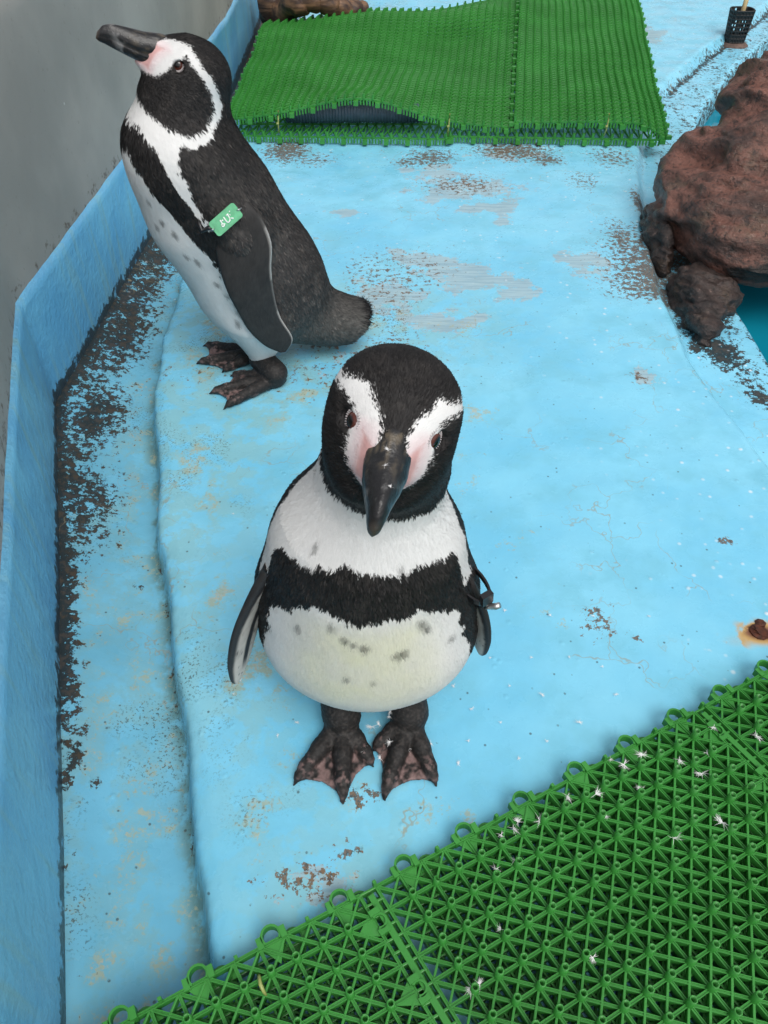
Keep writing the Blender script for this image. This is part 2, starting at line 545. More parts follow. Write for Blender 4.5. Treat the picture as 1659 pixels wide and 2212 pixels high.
# tan stains
tan = blobs([(420, 990, 60, 60, 0.60), (450, 1080, 40, 110, 0.50), (480, 700, 60, 50, 0.62), (440, 780, 80, 80, 0.50), (530, 1450, 90, 90, 0.55), (470, 1280, 60, 120, 0.48), (620, 1480, 70, 60, 0.50), (560, 1760, 70, 110, 0.56), (640, 1640, 60, 60, 0.5), (700, 1880, 70, 60, 0.60),
             (790, 1740, 60, 60, 0.60), (930, 1760, 100, 60, 0.48), (1040, 890, 50, 40, 0.56), (1000, 1000, 60, 120, 0.38), (1130, 1180, 110, 60, 0.36), (1200, 1300, 110, 90, 0.30), (520, 1330, 40, 60, 0.5), (860, 770, 120, 40, 0.45), (840, 690, 120, 60, 0.42), (1000, 700, 80, 30, 0.45),
             (370, 1950, 40, 60, 0.5), (280, 1700, 90, 120, 0.36), (330, 2030, 90, 90, 0.52), (1010, 1780, 60, 50, 0.52), (660, 850, 80, 50, 0.55), (610, 900, 60, 40, 0.45), (280, 800, 80, 200, 0.42)])
tan = 0.86 * tan
tan = np.maximum(tan, gut * 0.30)
tan = np.maximum(tan, 0.30 * sst(0.60, 0.8, fbm(P3 * 3.1, 2, 51)) * sst(0.25, 0.0, X))
# thin green-grey film
film = blobs([(430, 1000, 120, 260, 0.8), (520, 1500, 140, 260, 0.7), (850, 700, 230, 110, 0.75), (700, 1900, 170, 130, 0.8), (760, 850, 190, 70, 0.7), (600, 1750, 170, 160, 0.6), (450, 760, 130, 130, 0.8)])
film = np.maximum(film, gut * (0.45 + 0.6 * sst(0.25, 0.75, fbm(P3 * 5, 3, 71))))
film = np.maximum(film, 0.8 * sst(0.35, 0.7, fbm(P3 * 3, 3, 171)) * sst(0.15, -0.1, X))
# one rust bloom round the bolt
rust = blobs([(1640, 1366, 52, 26, 1.0), (1590, 1385, 46, 22, 0.55)])
pale = sst(0.10, 0.9, X) * 0.7 + 0.3 * sst(0.9, 2.2, Y)

m, nt, b = new_mat('blue_painted_deck')
tc = N(nt, 'ShaderNodeTexCoord').outputs['Object']
A = {k: attr(nt, k).outputs['Fac'] for k in ('mold', 'dirt', 'wear', 'tan', 'film', 'rust', 'pale', 'deep', 'gutter', 'step_shade')}
big = noise(nt, tc, 5, 3)
mid = noise(nt, tc, 24, 6, 0.62)
fin = ramp(nt, noise(nt, tc, 85, 5, 0.70), 0.27, 0.73)
vfi = ramp(nt, noise(nt, tc, 300, 2, 0.7), 0.27, 0.73)
mid = ramp(nt, mid, 0.26, 0.74)
base = mixc(nt, ramp(nt, big, 0.3, 0.7), sr(112, 192, 224), sr(132, 205, 231))
base = mixc(nt, math_n(nt, 'MULTIPLY', A['pale'], ramp(nt, mid, 0.2, 0.8, 0.5, 1.0)), base, sr(140, 210, 234))
base = mixc(nt, ramp(nt, noise(nt, tc, 11, 4, 0.6), 0.46, 0.66, 0, 0.6), base, sr(116, 188, 210))
# film
fm = math_n(nt, 'MULTIPLY', A['film'], ramp(nt, mid, 0.30, 0.60))
base = mixc(nt, math_n(nt, 'MULTIPLY', fm, 0.75), base, sr(138, 184, 184))
base = mixc(nt, math_n(nt, 'MULTIPLY', A['gutter'], ramp(nt, noise(nt, tc, 9, 4), 0.3, 0.7, 0.35, 0.75)), base, sr(98, 164, 188))  # darker gutter: algae film plus the channel's shade, both in the colour
base = mixc(nt, math_n(nt, 'MULTIPLY', A['step_shade'], ramp(nt, mid, 0.25, 0.65, 0.25, 0.85)), base, sr(84, 116, 112))  # shadow at the foot of the step, painted as a mottled dark band
def thr(dens, tex, soft=0.05):
    """mask that grows with density: tex > 1 - density"""
    s = math_n(nt, 'ADD', dens, tex)
    return ramp(nt, s, 1.0 - soft, 1.0 + soft)
wear_tex = math_n(nt, 'ADD', math_n(nt, 'MULTIPLY', ramp(nt, noise(nt, tc, 15, 5, 0.62), 0.28, 0.72), 0.62), math_n(nt, 'ADD', math_n(nt, 'MULTIPLY', fin, 0.22), math_n(nt, 'MULTIPLY', vfi, 0.16)))
# scratches run across the deck
scr_map = N(nt, 'ShaderNodeMapping'); scr_map.inputs['Scale'].default_value = (12, 160, 1)
nt.links.new(tc, scr_map.inputs['Vector'])
scr = noise(nt, scr_map.outputs[0], 1.0, 4, 0.6)
wm = thr(A['wear'], wear_tex, 0.015)
wcol = mixc(nt, ramp(nt, scr, 0.42, 0.60), sr(164, 184, 190), sr(142, 164, 174))
base = mixc(nt, math_n(nt, 'MULTIPLY', wm, 0.80), base, wcol)
wedge = math_n(nt, 'SUBTRACT', thr(A['wear'], wear_tex, 0.040), wm)
base = mixc(nt, ramp(nt, math_n(nt, 'ABSOLUTE', wedge), 0.25, 0.5, 0, 0.4), base, sr(112, 130, 132))
tm = thr(A['tan'], math_n(nt, 'ADD', math_n(nt, 'MULTIPLY', mid, 0.45), math_n(nt, 'ADD', math_n(nt, 'MULTIPLY', fin, 0.35), math_n(nt, 'MULTIPLY', vfi, 0.2))), 0.10)
base = mixc(nt, math_n(nt, 'MULTIPLY', tm, 0.70), base, mixc(nt, ramp(nt, fin, 0.35, 0.65), sr(196, 172, 128), sr(164, 168, 138)))
dm = thr(A['dirt'], math_n(nt, 'ADD', math_n(nt, 'MULTIPLY', fin, 0.75), math_n(nt, 'MULTIPLY', vfi, 0.25)), 0.03)
base = mixc(nt, math_n(nt, 'MULTIPLY', dm, 0.88), base, mixc(nt, ramp(nt, vfi, 0.4, 0.6), sr(62, 50, 38), sr(116, 84, 52)))
mm = thr(A['mold'], math_n(nt, 'ADD', math_n(nt, 'MULTIPLY', fin, 0.55), math_n(nt, 'ADD', math_n(nt, 'MULTIPLY', mid, 0.25), math_n(nt, 'MULTIPLY', vfi, 0.20))), 0.05)
base = mixc(nt, math_n(nt, 'MULTIPLY', mm, 0.95), base, mixc(nt, ramp(nt, fin, 0.45, 0.85), sr(22, 19, 15), sr(60, 45, 30)))
# rust
rm = math_n(nt, 'MULTIPLY', A['rust'], ramp(nt, mid, 0.25, 0.55, 0.45, 1.0))
base = mixc(nt, ramp(nt, rm, 0.12, 0.55, 0, 0.95), base, mixc(nt, ramp(nt, rm, 0.45, 0.85), sr(196, 156, 88), sr(112, 56, 18)))
# scattered black specks and fine cracks
sp = N(nt, 'ShaderNodeTexVoronoi'); sp.inputs['Scale'].default_value = 55
nt.links.new(tc, sp.inputs['Vector'])
spm = math_n(nt, 'MULTIPLY', ramp(nt, sp.outputs['Distance'], 0.11, 0.06), ramp(nt, mid, 0.45, 0.62))
base = mixc(nt, math_n(nt, 'MULTIPLY', spm, 0.7), base, sr(60, 62, 58))
cr = N(nt, 'ShaderNodeTexVoronoi', feature='DISTANCE_TO_EDGE'); cr.inputs['Scale'].default_value = 9
wv = N(nt, 'ShaderNodeVectorMath', operation='ADD')
ns = N(nt, 'ShaderNodeTexNoise'); ns.inputs['Scale'].default_value = 22; ns.inputs['Detail'].default_value = 3
nt.links.new(tc, ns.inputs['Vector'])
sc = N(nt, 'ShaderNodeVectorMath', operation='SCALE'); sc.inputs['Scale'].default_value = 0.10
nt.links.new(ns.outputs['Color'], sc.inputs[0]); nt.links.new(tc, wv.inputs[0]); nt.links.new(sc.outputs[0], wv.inputs[1])
nt.links.new(wv.outputs[0], cr.inputs['Vector'])
crm = math_n(nt, 'MULTIPLY', ramp(nt, cr.outputs['Distance'], 0.012, 0.003), ramp(nt, noise(nt, tc, 4.3, 3), 0.52, 0.60))
base = mixc(nt, math_n(nt, 'MULTIPLY', crm, 0.55), base, sr(150, 140, 110))
pim = N(nt, 'ShaderNodeTexVoronoi'); pim.inputs['Scale'].default_value = 46; pim.inputs['Randomness'].default_value = 1.0
nt.links.new(tc, pim.inputs['Vector'])
pimm = math_n(nt, 'MULTIPLY', ramp(nt, pim.outputs['Distance'], 0.22, 0.03), ramp(nt, noise(nt, tc, 19, 1), 0.48, 0.62))
nub_glint = math_n(nt, 'MULTIPLY', ramp(nt, pim.outputs['Distance'], 0.20, 0.05), math_n(nt, 'MULTIPLY', ramp(nt, A['pale'], 0.02, 0.35), ramp(nt, noise(nt, tc, 23, 2), 0.47, 0.58)))
base = mixc(nt, math_n(nt, 'MULTIPLY', nub_glint, 0.85), base, sr(214, 228, 236))  # whitened bump tops: pale nubs and wet glints painted into the colour
pep = math_n(nt, 'MULTIPLY', ramp(nt, vfi, 0.72, 0.86), math_n(nt, 'MULTIPLY', ramp(nt, A['film'], 0.25, 0.7), ramp(nt, noise(nt, tc, 7, 3), 0.50, 0.62)))
base = mixc(nt, math_n(nt, 'MULTIPLY', pep, 0.75), base, sr(58, 62, 54))
base = mixc(nt, A['deep'], base, sr(20, 40, 34))
nt.links.new(base, b.inputs['Base Color'])
ro = math_n(nt, 'ADD', ramp(nt, noise(nt, tc, 14, 5), 0.35, 0.65, 0.16, 0.42), math_n(nt, 'MULTIPLY', math_n(nt, 'MAXIMUM', mm, math_n(nt, 'MAXIMUM', dm, wm)), 0.28))
nt.links.new(ro, b.inputs['Roughness'])
b.inputs['Specular IOR Level'].default_value = 0.4
# relief: brush orange-peel, paint pimples, the step at peeled edges
hgt = math_n(nt, 'ADD', math_n(nt, 'MULTIPLY', noise(nt, tc, 60, 4), 0.35), math_n(nt, 'MULTIPLY', pimm, 0.40))
hgt = math_n(nt, 'ADD', hgt, math_n(nt, 'MULTIPLY', noise(nt, tc, 150, 2), math_n(nt, 'MULTIPLY', A['mold'], 0.5)))
bump(nt, b, hgt, 0.85, 0.0022)
M_DECK = m
deck = mesh_obj('painted_deck', np.stack([X, Y, Z], 1), Fq, M_DECK)
for k, v in (('mold', mold), ('dirt', dirt), ('wear', wear), ('tan', tan), ('film', film), ('rust', rust), ('pale', pale), ('deep', sst(-0.07, -0.11, Z)), ('gutter', gut), ('step_shade', np.exp(-((dl + 0.012) / 0.011) ** 2))):
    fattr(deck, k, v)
tag(deck, kind='structure')

# pool water
m, nt, b = new_mat('pool_water')
tc = N(nt, 'ShaderNodeTexCoord').outputs['Object']
nt.links.new(mixc(nt, noise(nt, tc, 2.5, 3), sr(6, 112, 138), sr(20, 138, 160)), b.inputs['Base Color'])
b.inputs['Roughness'].default_value = 0.06
b.inputs['IOR'].default_value = 1.33
bump(nt, b, noise(nt, tc, 6, 2), 0.25, 0.02)
wv_, wf_ = [], []
pp = POOL
for i, (x, y) in enumerate(pp):
    wv_ += [(x - 0.03, y, WATER), (4.5, y, WATER)]
for i in range(len(pp) - 1):
    wf_.append((2 * i, 2 * i + 1, 2 * i + 3, 2 * i + 2))
tag(mesh_obj('pool_water', wv_, wf_, m, smooth=False), kind='structure')

# ground round the enclosure
tag(mesh_obj('ground', [(-30, -30, -0.5), (30, -30, -0.5), (30, 30, -0.5), (-30, 30, -0.5)], [(0, 1, 2, 3)], simple('concrete_ground', (0.3, 0.3, 0.29), 0.8, var=0.2, scale=3), smooth=False), kind='structure')

# ---- low wall: blue waterproof coat below, bare grey render above
def wall_strip(z0, z1, off, nz, wob, name, mat, step=0.012):
    pts = []
    for (ax, ay), (bx, by) in zip(WALL[:-1], WALL[1:]):
        L = math.hypot(bx - ax, by - ay); k = max(2, int(L / step))
        for i in range(k):
            pts.append((ax + (bx - ax) * i / k, ay + (by - ay) * i / k))
    pts.append(WALL[-1])
    pts = np.array(pts)
    d = np.gradient(pts, axis=0)
    for _ in range(2):
        d = (np.roll(d, 1, 0) + d + np.roll(d, -1, 0)) / 3
    d[0], d[-1] = d[1], d[-2]
    nn = np.stack([d[:, 1], -d[:, 0]], 1); nn /= np.linalg.norm(nn, axis=1, keepdims=True)
    V, T = [], []
    K = len(pts)
    arc = np.concatenate([[0], np.cumsum(np.linalg.norm(np.diff(pts, axis=0), axis=1))])
    top = z1 + wob * (fbm(np.stack([arc * 9, arc * 0, arc * 0], 1), 4, 15) - 0.5) * 2
    for j in range(nz + 1):
        f = j / nz
        z = z0 + (top - z0) * f
        o = np.full(K, off)
        if j == nz: o = np.full(K, -0.05)
        p = pts + nn * o[:, None]
        V.append(np.column_stack([p, z]))
    V = np.concatenate(V)
    V[:, 0] += 0.004 * (fbm(V * 7, 3, 33) - 0.5)
    I = np.arange((nz + 1) * K).reshape(nz + 1, K)
    F = np.stack([I[:-1, :-1].ravel(), I[1:, :-1].ravel(), I[1:, 1:].ravel(), I[:-1, 1:].ravel()], 1)
    return V, F
m, nt, b = new_mat('blue_wall_coat')
tc = N(nt, 'ShaderNodeTexCoord').outputs['Object']
sep = N(nt, 'ShaderNodeSeparateXYZ'); nt.links.new(tc, sep.inputs[0])
c = mixc(nt, ramp(nt, noise(nt, tc, 6, 5), 0.3, 0.7), sr(96, 168, 212), sr(116, 188, 222))
mp = N(nt, 'ShaderNodeMapping'); mp.inputs['Scale'].default_value = (40, 40, 4); nt.links.new(tc, mp.inputs['Vector'])
c = mixc(nt, math_n(nt, 'MULTIPLY', ramp(nt, noise(nt, mp.outputs[0], 1, 4), 0.5, 0.72), 0.5), c, sr(134, 178, 176))
low = ramp(nt, sep.outputs['Z'], 0.035, -0.02)
lowm = ramp(nt, math_n(nt, 'ADD', math_n(nt, 'MULTIPLY', low, 0.62), noise(nt, tc, 60, 6, 0.65)), 0.95, 1.05)
c = mixc(nt, math_n(nt, 'MULTIPLY', lowm, 0.9), c, sr(38, 34, 26))
spk = ramp(nt, noise(nt, tc, 130, 3), 0.70, 0.76)
c = mixc(nt, math_n(nt, 'MULTIPLY', spk, 0.5), c, sr(70, 84, 84))
nt.links.new(c, b.inputs['Base Color'])
b.inputs['Roughness'].default_value = 0.28
bump(nt, b, math_n(nt, 'ADD', noise(nt, tc, 110, 3), math_n(nt, 'MULTIPLY', noise(nt, tc, 36, 3), 1.4)), 0.28, 0.005)
M_COAT = m
m, nt, b = new_mat('grey_render')
tc = N(nt, 'ShaderNodeTexCoord').outputs['Object']
sep = N(nt, 'ShaderNodeSeparateXYZ'); nt.links.new(tc, sep.inputs[0])
c = mixc(nt, ramp(nt, noise(nt, tc, 3.5, 4), 0.3, 0.7), sr(138, 138, 134), sr(160, 158, 153))
c = mixc(nt, ramp(nt, noise(nt, tc, 90, 4), 0.62, 0.75, 0, 0.35), c, sr(118, 114, 108))
low = ramp(nt, sep.outputs['Z'], 0.225, 0.185)
lowm = ramp(nt, math_n(nt, 'ADD', math_n(nt, 'MULTIPLY', low, 0.34), noise(nt, tc, 45, 6, 0.65)), 0.86, 0.98)
c = mixc(nt, math_n(nt, 'MULTIPLY', lowm, 0.8), c, sr(84, 70, 58))
vw = N(nt, 'ShaderNodeTexVoronoi'); vw.inputs['Scale'].default_value = 14; nt.links.new(tc, vw.inputs['Vector'])
c = mixc(nt, ramp(nt, vw.outputs['Distance'], 0.045, 0.02, 0, 0.6), c, sr(200, 200, 198))
nt.links.new(c, b.inputs['Base Color'])
b.inputs['Roughness'].default_value = 0.7
bump(nt, b, noise(nt, tc, 70, 5), 0.3, 0.002)
M_GREY = m
wall = empty('low_wall', (-0.5, 1.5, 0))
V, F = wall_strip(-0.06, 0.19, 0.006, 14, 0.004, 'coat', M_COAT)
mesh_obj('blue_coat', V - np.array([-0.5, 1.5, 0]), F, M_COAT, wall)
V, F = wall_strip(-0.06, 0.60, 0.0, 14, 0.0, 'wall', M_GREY, 0.05)
o = mesh_obj('grey_wall', V - np.array([-0.5, 1.5, 0]), F, M_GREY, wall)
so = o.modifiers.new('thick', 'SOLIDIFY'); so.thickness = 0.10; so.offset = 1
tag(wall, 'grey rendered wall with a blue painted lower band beside the mouldy gutter', 'wall')
# ------------------------------------------------------------------ green plastic mats
m, nt, b = new_mat('green_plastic')
tc = N(nt, 'ShaderNodeTexCoord').outputs['Object']
c = mixc(nt, ramp(nt, noise(nt, tc, 8, 3), 0.3, 0.7), (0.033, 0.205, 0.031), (0.048, 0.270, 0.046))
c = mixc(nt, ramp(nt, noise(nt, tc, 90, 3), 0.60, 0.75, 0, 0.25), c, (0.075, 0.24, 0.075))
nt.links.new(c, b.inputs['Base Color'])
b.inputs['Roughness'].default_value = 0.38
b.inputs['Specular IOR Level'].default_value = 0.45
bump(nt, b, noise(nt, tc, 260, 2), 0.15, 0.0006)
M_GREEN = m

E1 = np.array([0.02243, 0.01170, 0.0]); E2 = np.array([0.01290, -0.02000, 0.0]); LO = np.array([0.16560, 0.27870, 0.0])
def lat(i, j, z=0.0):
    return LO + E1 * i + E2 * j + np.array([0, 0, z])
PROF_D = [(-1.55, -9), (-1.55, 0), (-0.75, 0), (-0.5, -1.1), (0.5, -1.1), (0.75, 0), (1.55, 0), (1.55, -9)]
PROF_S = [(-1.1, -9.5), (-1.1, -0.2), (-0.6, 0), (0.6, 0), (1.1, -0.2), (1.1, -9.5)]
def sweep(mb, pts, prof, k=0.001):
    pts = [np.asarray(p, float) for p in pts]
    d = nrm((pts[-1] - pts[0]) * [1, 1, 0])
    s = np.array([-d[1], d[0], 0])
    n = len(prof)
    V = [p + s * (x * k) + np.array([0, 0, y * k]) for p in pts for (x, y) in prof]
    F = []
    for a in range(len(pts) - 1):
        for i in range(n - 1):
            F.append((a * n + i, (a + 1) * n + i, (a + 1) * n + i + 1, a * n + i + 1))
    for a in (0, len(pts) - 1):
        F.append(tuple(a * n + i for i in range(n)))
    mb.add(V, F)
def warp(p):
    return 0.0022 * (math.sin(p[0] * 14 + 1) * math.cos(p[1] * 11) + 0.5 * math.sin(p[0] * 31 + p[1] * 23))
def lattice(mb, i0, j0, n, zt, prof=True, step=4, shift=(0, 0)):
    """ribs of one moulded tile of n x n cells: square grid plus both diagonals"""
    def L(i, j, dz):
        p = lat(i0 + i + shift[0], j0 + j + shift[1])
        p[2] = zt + dz + warp(p)
        return p
    PD, PS = (PROF_D, PROF_S) if prof else (PROF_S, PROF_S)
    def line(a, b, pr, dz):
        k = max(1, int(math.ceil(max(abs(b[0] - a[0]), abs(b[1] - a[1])) / step)))
        sweep(mb, [L(a[0] + (b[0] - a[0]) * t / k, a[1] + (b[1] - a[1]) * t / k, dz) for t in range(k + 1)], pr)
    for j in range(n + 1): line((0, j), (n, j), PD, 0.0)
    for i in range(n + 1): line((i, 0), (i, n), PD, -0.0004)
    for s in range(-n + 1, n):
        a, bb = max(0, s), min(n, n + s)
        line((a, a - s), (bb, bb - s), PD, -0.0008)
        line((a, n - a + s), (bb, n - bb + s), PS, -0.0012)
def stud_mesh(ro=0.0037, ri=0.0025, h=0.0165, dep=0.010, n=8, broken=0.0):
    V, F = [], []
    for k, (r, z) in enumerate([(ro * 1.12, 0), (ro, h), (ri, h), (ri * 0.9, h - dep)]):
        for i in range(n):
            a = 2 * math.pi * (i + 0.5) / n
            dz = -broken * max(0, math.cos(a)) * h if k in (1, 2) else 0
            V.append((r * math.cos(a), r * math.sin(a), z + dz))
    for k in range(3):
        for i in range(n):
            j = (i + 1) % n
            F.append((k * n + i, k * n + j, (k + 1) * n + j, (k + 1) * n + i))
    F.append(tuple(3 * n + i for i in range(n)))
    return V, F
def hook(mb, c, along, out, z0, z1, r=0.0085, t=0.0022):
    """open loop that clips to the next tile, with the two tabs beside it"""
    c = np.asarray(c, float); along = nrm(along); out = nrm(out - along * (out @ along))
    pts = []
    for k in range(13):
        a = math.radians(-38 + 256 * k / 12)
        pts.append((math.cos(a), math.sin(a) + 0.62))
    Vs, F = [], []
    for (x, y) in pts:
        d = nrm(np.array([x, y - 0.62]))
        for (rr, z) in ((r + t / 2, z0), (r + t / 2, z1), (r - t / 2, z1), (r - t / 2, z0)):
            q = np.array([0, 0.62 * r]) + d * rr
            Vs.append(c + along * q[0] + out * q[1] + np.array([0, 0, z]))
    for a in range(len(pts) - 1):
        for i in range(4):
            j = (i + 1) % 4
            F.append((a * 4 + i, a * 4 + j, (a + 1) * 4 + j, (a + 1) * 4 + i))
    F += [(3, 2, 1, 0), tuple(4 * (len(pts) - 1) + i for i in range(4))]
    mb.add(Vs, F)
    zc, zh = (z0 + z1) / 2, (z1 - z0) / 2
    for sx, hh in ((-1, 1.0), (1, 1.18)):
        mb.box(c + along * (sx * (r + 0.0028)) + out * 0.003 + np.array([0, 0, zc + zh * (hh - 1)]), along * 0.0028, out * 0.0052, np.array([0, 0, zh * hh]))
    # solid web plate behind the loop
    a_, b_, c_ = c - along * 0.012, c + along * 0.012, c - out * 0.020
    zt = z1 - 0.004
    mb.add([a_ + [0, 0, zt], b_ + [0, 0, zt], c_ + [0, 0, zt], a_ + [0, 0, zt - 0.002], b_ + [0, 0, zt - 0.002], c_ + [0, 0, zt - 0.002]],
           [(0, 1, 2), (5, 4, 3), (0, 3, 4, 1), (1, 4, 5, 2), (2, 5, 3, 0)])

mat_o = lat(2, 4)
near_mat = empty('drain_mat', mat_o)
IM = Matrix.Translation(Vector(-mat_o))
TOPZ = 0.0245
stud_v, stud_f = stud_mesh()
sme = bpy.data.meshes.new('stud'); sme.from_pydata(stud_v, [], stud_f); sme.shade_smooth(); sme.materials.append(M_GREEN)
sv2, sf2 = stud_mesh(broken=0.55)
sme2 = bpy.data.meshes.new('stud'); sme2.from_pydata(sv2, [], sf2); sme2.shade_smooth(); sme2.materials.append(M_GREEN)
n_tile = 16
cand = []
tiles = []
for ti, i0 in enumerate((-22.7, -6.0, 10.7)):
    mb = MB()
    lattice(mb, i0, -3, n_tile, TOPZ)
    # rim wall and pegs on the free front edge
    z0, z1 = TOPZ - 0.010, TOPZ + 0.001
    hk = [-1.94 + 2.75 * k for k in range(-8, 10)]
    for k, i in enumerate(hk):
        if i0 + 0.7 < i < i0 + n_tile - 0.5:
            hook(mb, lat(i, -3.0), E1, -E2, TOPZ - 0.009 + warp(lat(i, -3)), TOPZ + 0.0015 + warp(lat(i, -3)))
            p = lat(i + 1.4, -3.06)
            mb.box(p + [0, 0, TOPZ + 0.002], nrm(E1) * 0.0016, nrm(E2) * 0.0016, (0, 0, 0.006))
    for j in (-1.74, 1.0, 3.8, 6.5, 9.3, 12.0):
        if ti < 2:
            hook(mb, lat(i0 + n_tile, j), -E2, E1, TOPZ - 0.009, TOPZ + 0.001, r=0.0062)
    if ti < 2:    # joint bar that bridges to the next tile
        for q, hw in ((0.36, 0.0030),):
            a_, b_ = lat(i0 + n_tile + q, -2.8), lat(i0 + n_tile + q, -3 + n_tile)
            sweep(mb, [a_ + [0, 0, TOPZ - 0.002], b_ + [0, 0, TOPZ - 0.002]], [(-hw * 1000, -9), (-hw * 1000, 0), (hw * 1000, 0), (hw * 1000, -9)])
        for j in range(0, 2 * n_tile):
            sweep(mb, [lat(i0 + n_tile, -3 + j / 2, TOPZ - 0.003), lat(i0 + n_tile + 0.72, -3 + j / 2, TOPZ - 0.003)], PROF_S)
    # supporting legs under every second crossing
    for i in range(0, n_tile + 1, 2):
        for j in range(0, n_tile + 1, 2):
            p = lat(i0 + i, -3 + j)
            mb.box(p + [0, 0, 0.0165], (0.0016, 0, 0), (0, 0.0016, 0), (0, 0, 0.0045))
    o = mb.build('tile', M_GREEN, near_mat)
    o.data.transform(IM)
    tiles.append(o)
    for i in range(1, n_tile):
        for j in range(1, n_tile):
            cand.append((ti, lat(i0 + i, -3 + j)))
def in_view(p, mg=0.0):
    q = p - np.array([0, 0, CAM_H]); c = math.sqrt(0.5)
    dpt = q[1] * c - q[2] * c
    u = 829.5 + 1661 * q[0] / dpt; v = 1106 - 1661 * (q[1] * c + q[2] * c) / dpt
    return (-mg < u < 1659 + mg) and (-mg < v < 2212 + mg), np.linalg.norm(q)
vis = sorted([(in_view(p, 25)[1], k) for k, (ti, p) in enumerate(cand) if in_view(p, 25)[0]])
pick = set(k for _, k in vis[:296])
rest = {0: MB(), 1: MB(), 2: MB()}
r2 = random.Random(3)
for k, (ti, p) in enumerate(cand):
    p = p + np.array([0, 0, TOPZ - 0.003 + warp(p)])
    ang = r2.uniform(0, 6.28); tx, ty = r2.gauss(0, 0.035), r2.gauss(0, 0.035); sz = r2.choice([1, 1, 1, 1, 0.96, 1.04, 0.9])
    M = Matrix.Translation(Vector(p - mat_o)) @ Matrix.Rotation(tx, 4, 'X') @ Matrix.Rotation(ty, 4, 'Y') @ Matrix.Rotation(ang, 4, 'Z') @ Matrix.Diagonal((1, 1, sz, 1))
    me = sme2 if r2.random() < 0.05 else sme
    if k in pick:
        link_mesh('stud', me, tiles[ti], M)
    else:
        src = sv2 if me is sme2 else stud_v
        rest[ti].add([M @ Vector(v) for v in src], stud_f)
for ti, mb in rest.items():
    if mb.V:
        tag(mb.build('studs', M_GREEN, tiles[ti], True), kind='stuff')
tag(near_mat, 'studded green plastic drain mat with hooked edge lying before the front penguin', 'mat')

# the second mat lying underneath
under = empty('drain_mat', mat_o)
for i0 in (-22.1, -5.4, 11.3):
    mb = MB()
    lattice(mb, i0, -2.7, n_tile, 0.0118, prof=False, step=8)
    lattice(mb, i0, -2.7, n_tile - 1, 0.0085, prof=False, step=8, shift=(0.5, 0.5))
    lattice(mb, i0, -2.7, n_tile - 1, 0.0075, prof=False, step=8, shift=(0.25, 0.75))
    for k in range(6):
        i = i0 + 1.6 + 2.75 * k
        hook(mb, lat(i, -2.7), E1, -E2, 0.002, 0.0125)
    for i in range(0, n_tile + 1):
        for j in range(0, n_tile + 1):
            if (i + j) % 2 == 0:
                p = lat(i0 + i, -2.7 + j)
                mb.box(p + [0, 0, 0.0035], (0.0016, 0, 0), (0, 0.0016, 0), (0, 0, 0.0055))
    o = mb.build('tile', M_GREEN, under)
    o.data.transform(IM)
tag(under, 'lower green plastic drain mat mostly hidden beneath the studded mat', 'mat')

# ---- the mats at the back: a flat one and a buckled one on top
FL, FR, BR, BL = (np.array(q) for q in ((-0.44, 2.315), (0.785, 2.255), (1.085, 3.97), (-0.43, 3.37)))
def bil(a, b_):
    return (FL * (1 - a) + FR * a) * (1 - b_) + (BL * (1 - a) + BR * a) * b_
def far_z(a, b_):
    z = 0.050
    arch = math.exp(-((a - 0.30) / 0.14) ** 2)
    z += 0.060 * arch * math.exp(-(max(0, b_) / 0.20) ** 2)
    z += 0.032 * math.exp(-((b_ - 0.80) / 0.13) ** 2) * float(sst(0.72, 0.5, np.array(a)))
    z += 0.030 * math.exp(-((a - 0.12) / 0.10) ** 2) * math.exp(-((b_ - 0.45) / 0.35) ** 2)
    z -= 0.022 * math.exp(-((a - 0.42) / 0.16) ** 2) * math.exp(-((b_ - 0.5) / 0.2) ** 2)
    if a > 0.655:
        z += 0.014 + 0.012 * float(sst(0.3, 0.9, np.array(b_)))
    z += 0.006 * math.sin(a * 17 + b_ * 4) * (0.4 + b_) + 0.004 * math.sin(b_ * 21 + a * 6)
    z -= 0.030 * float(sst(0.93, 1.0, np.array(a)))
    return z
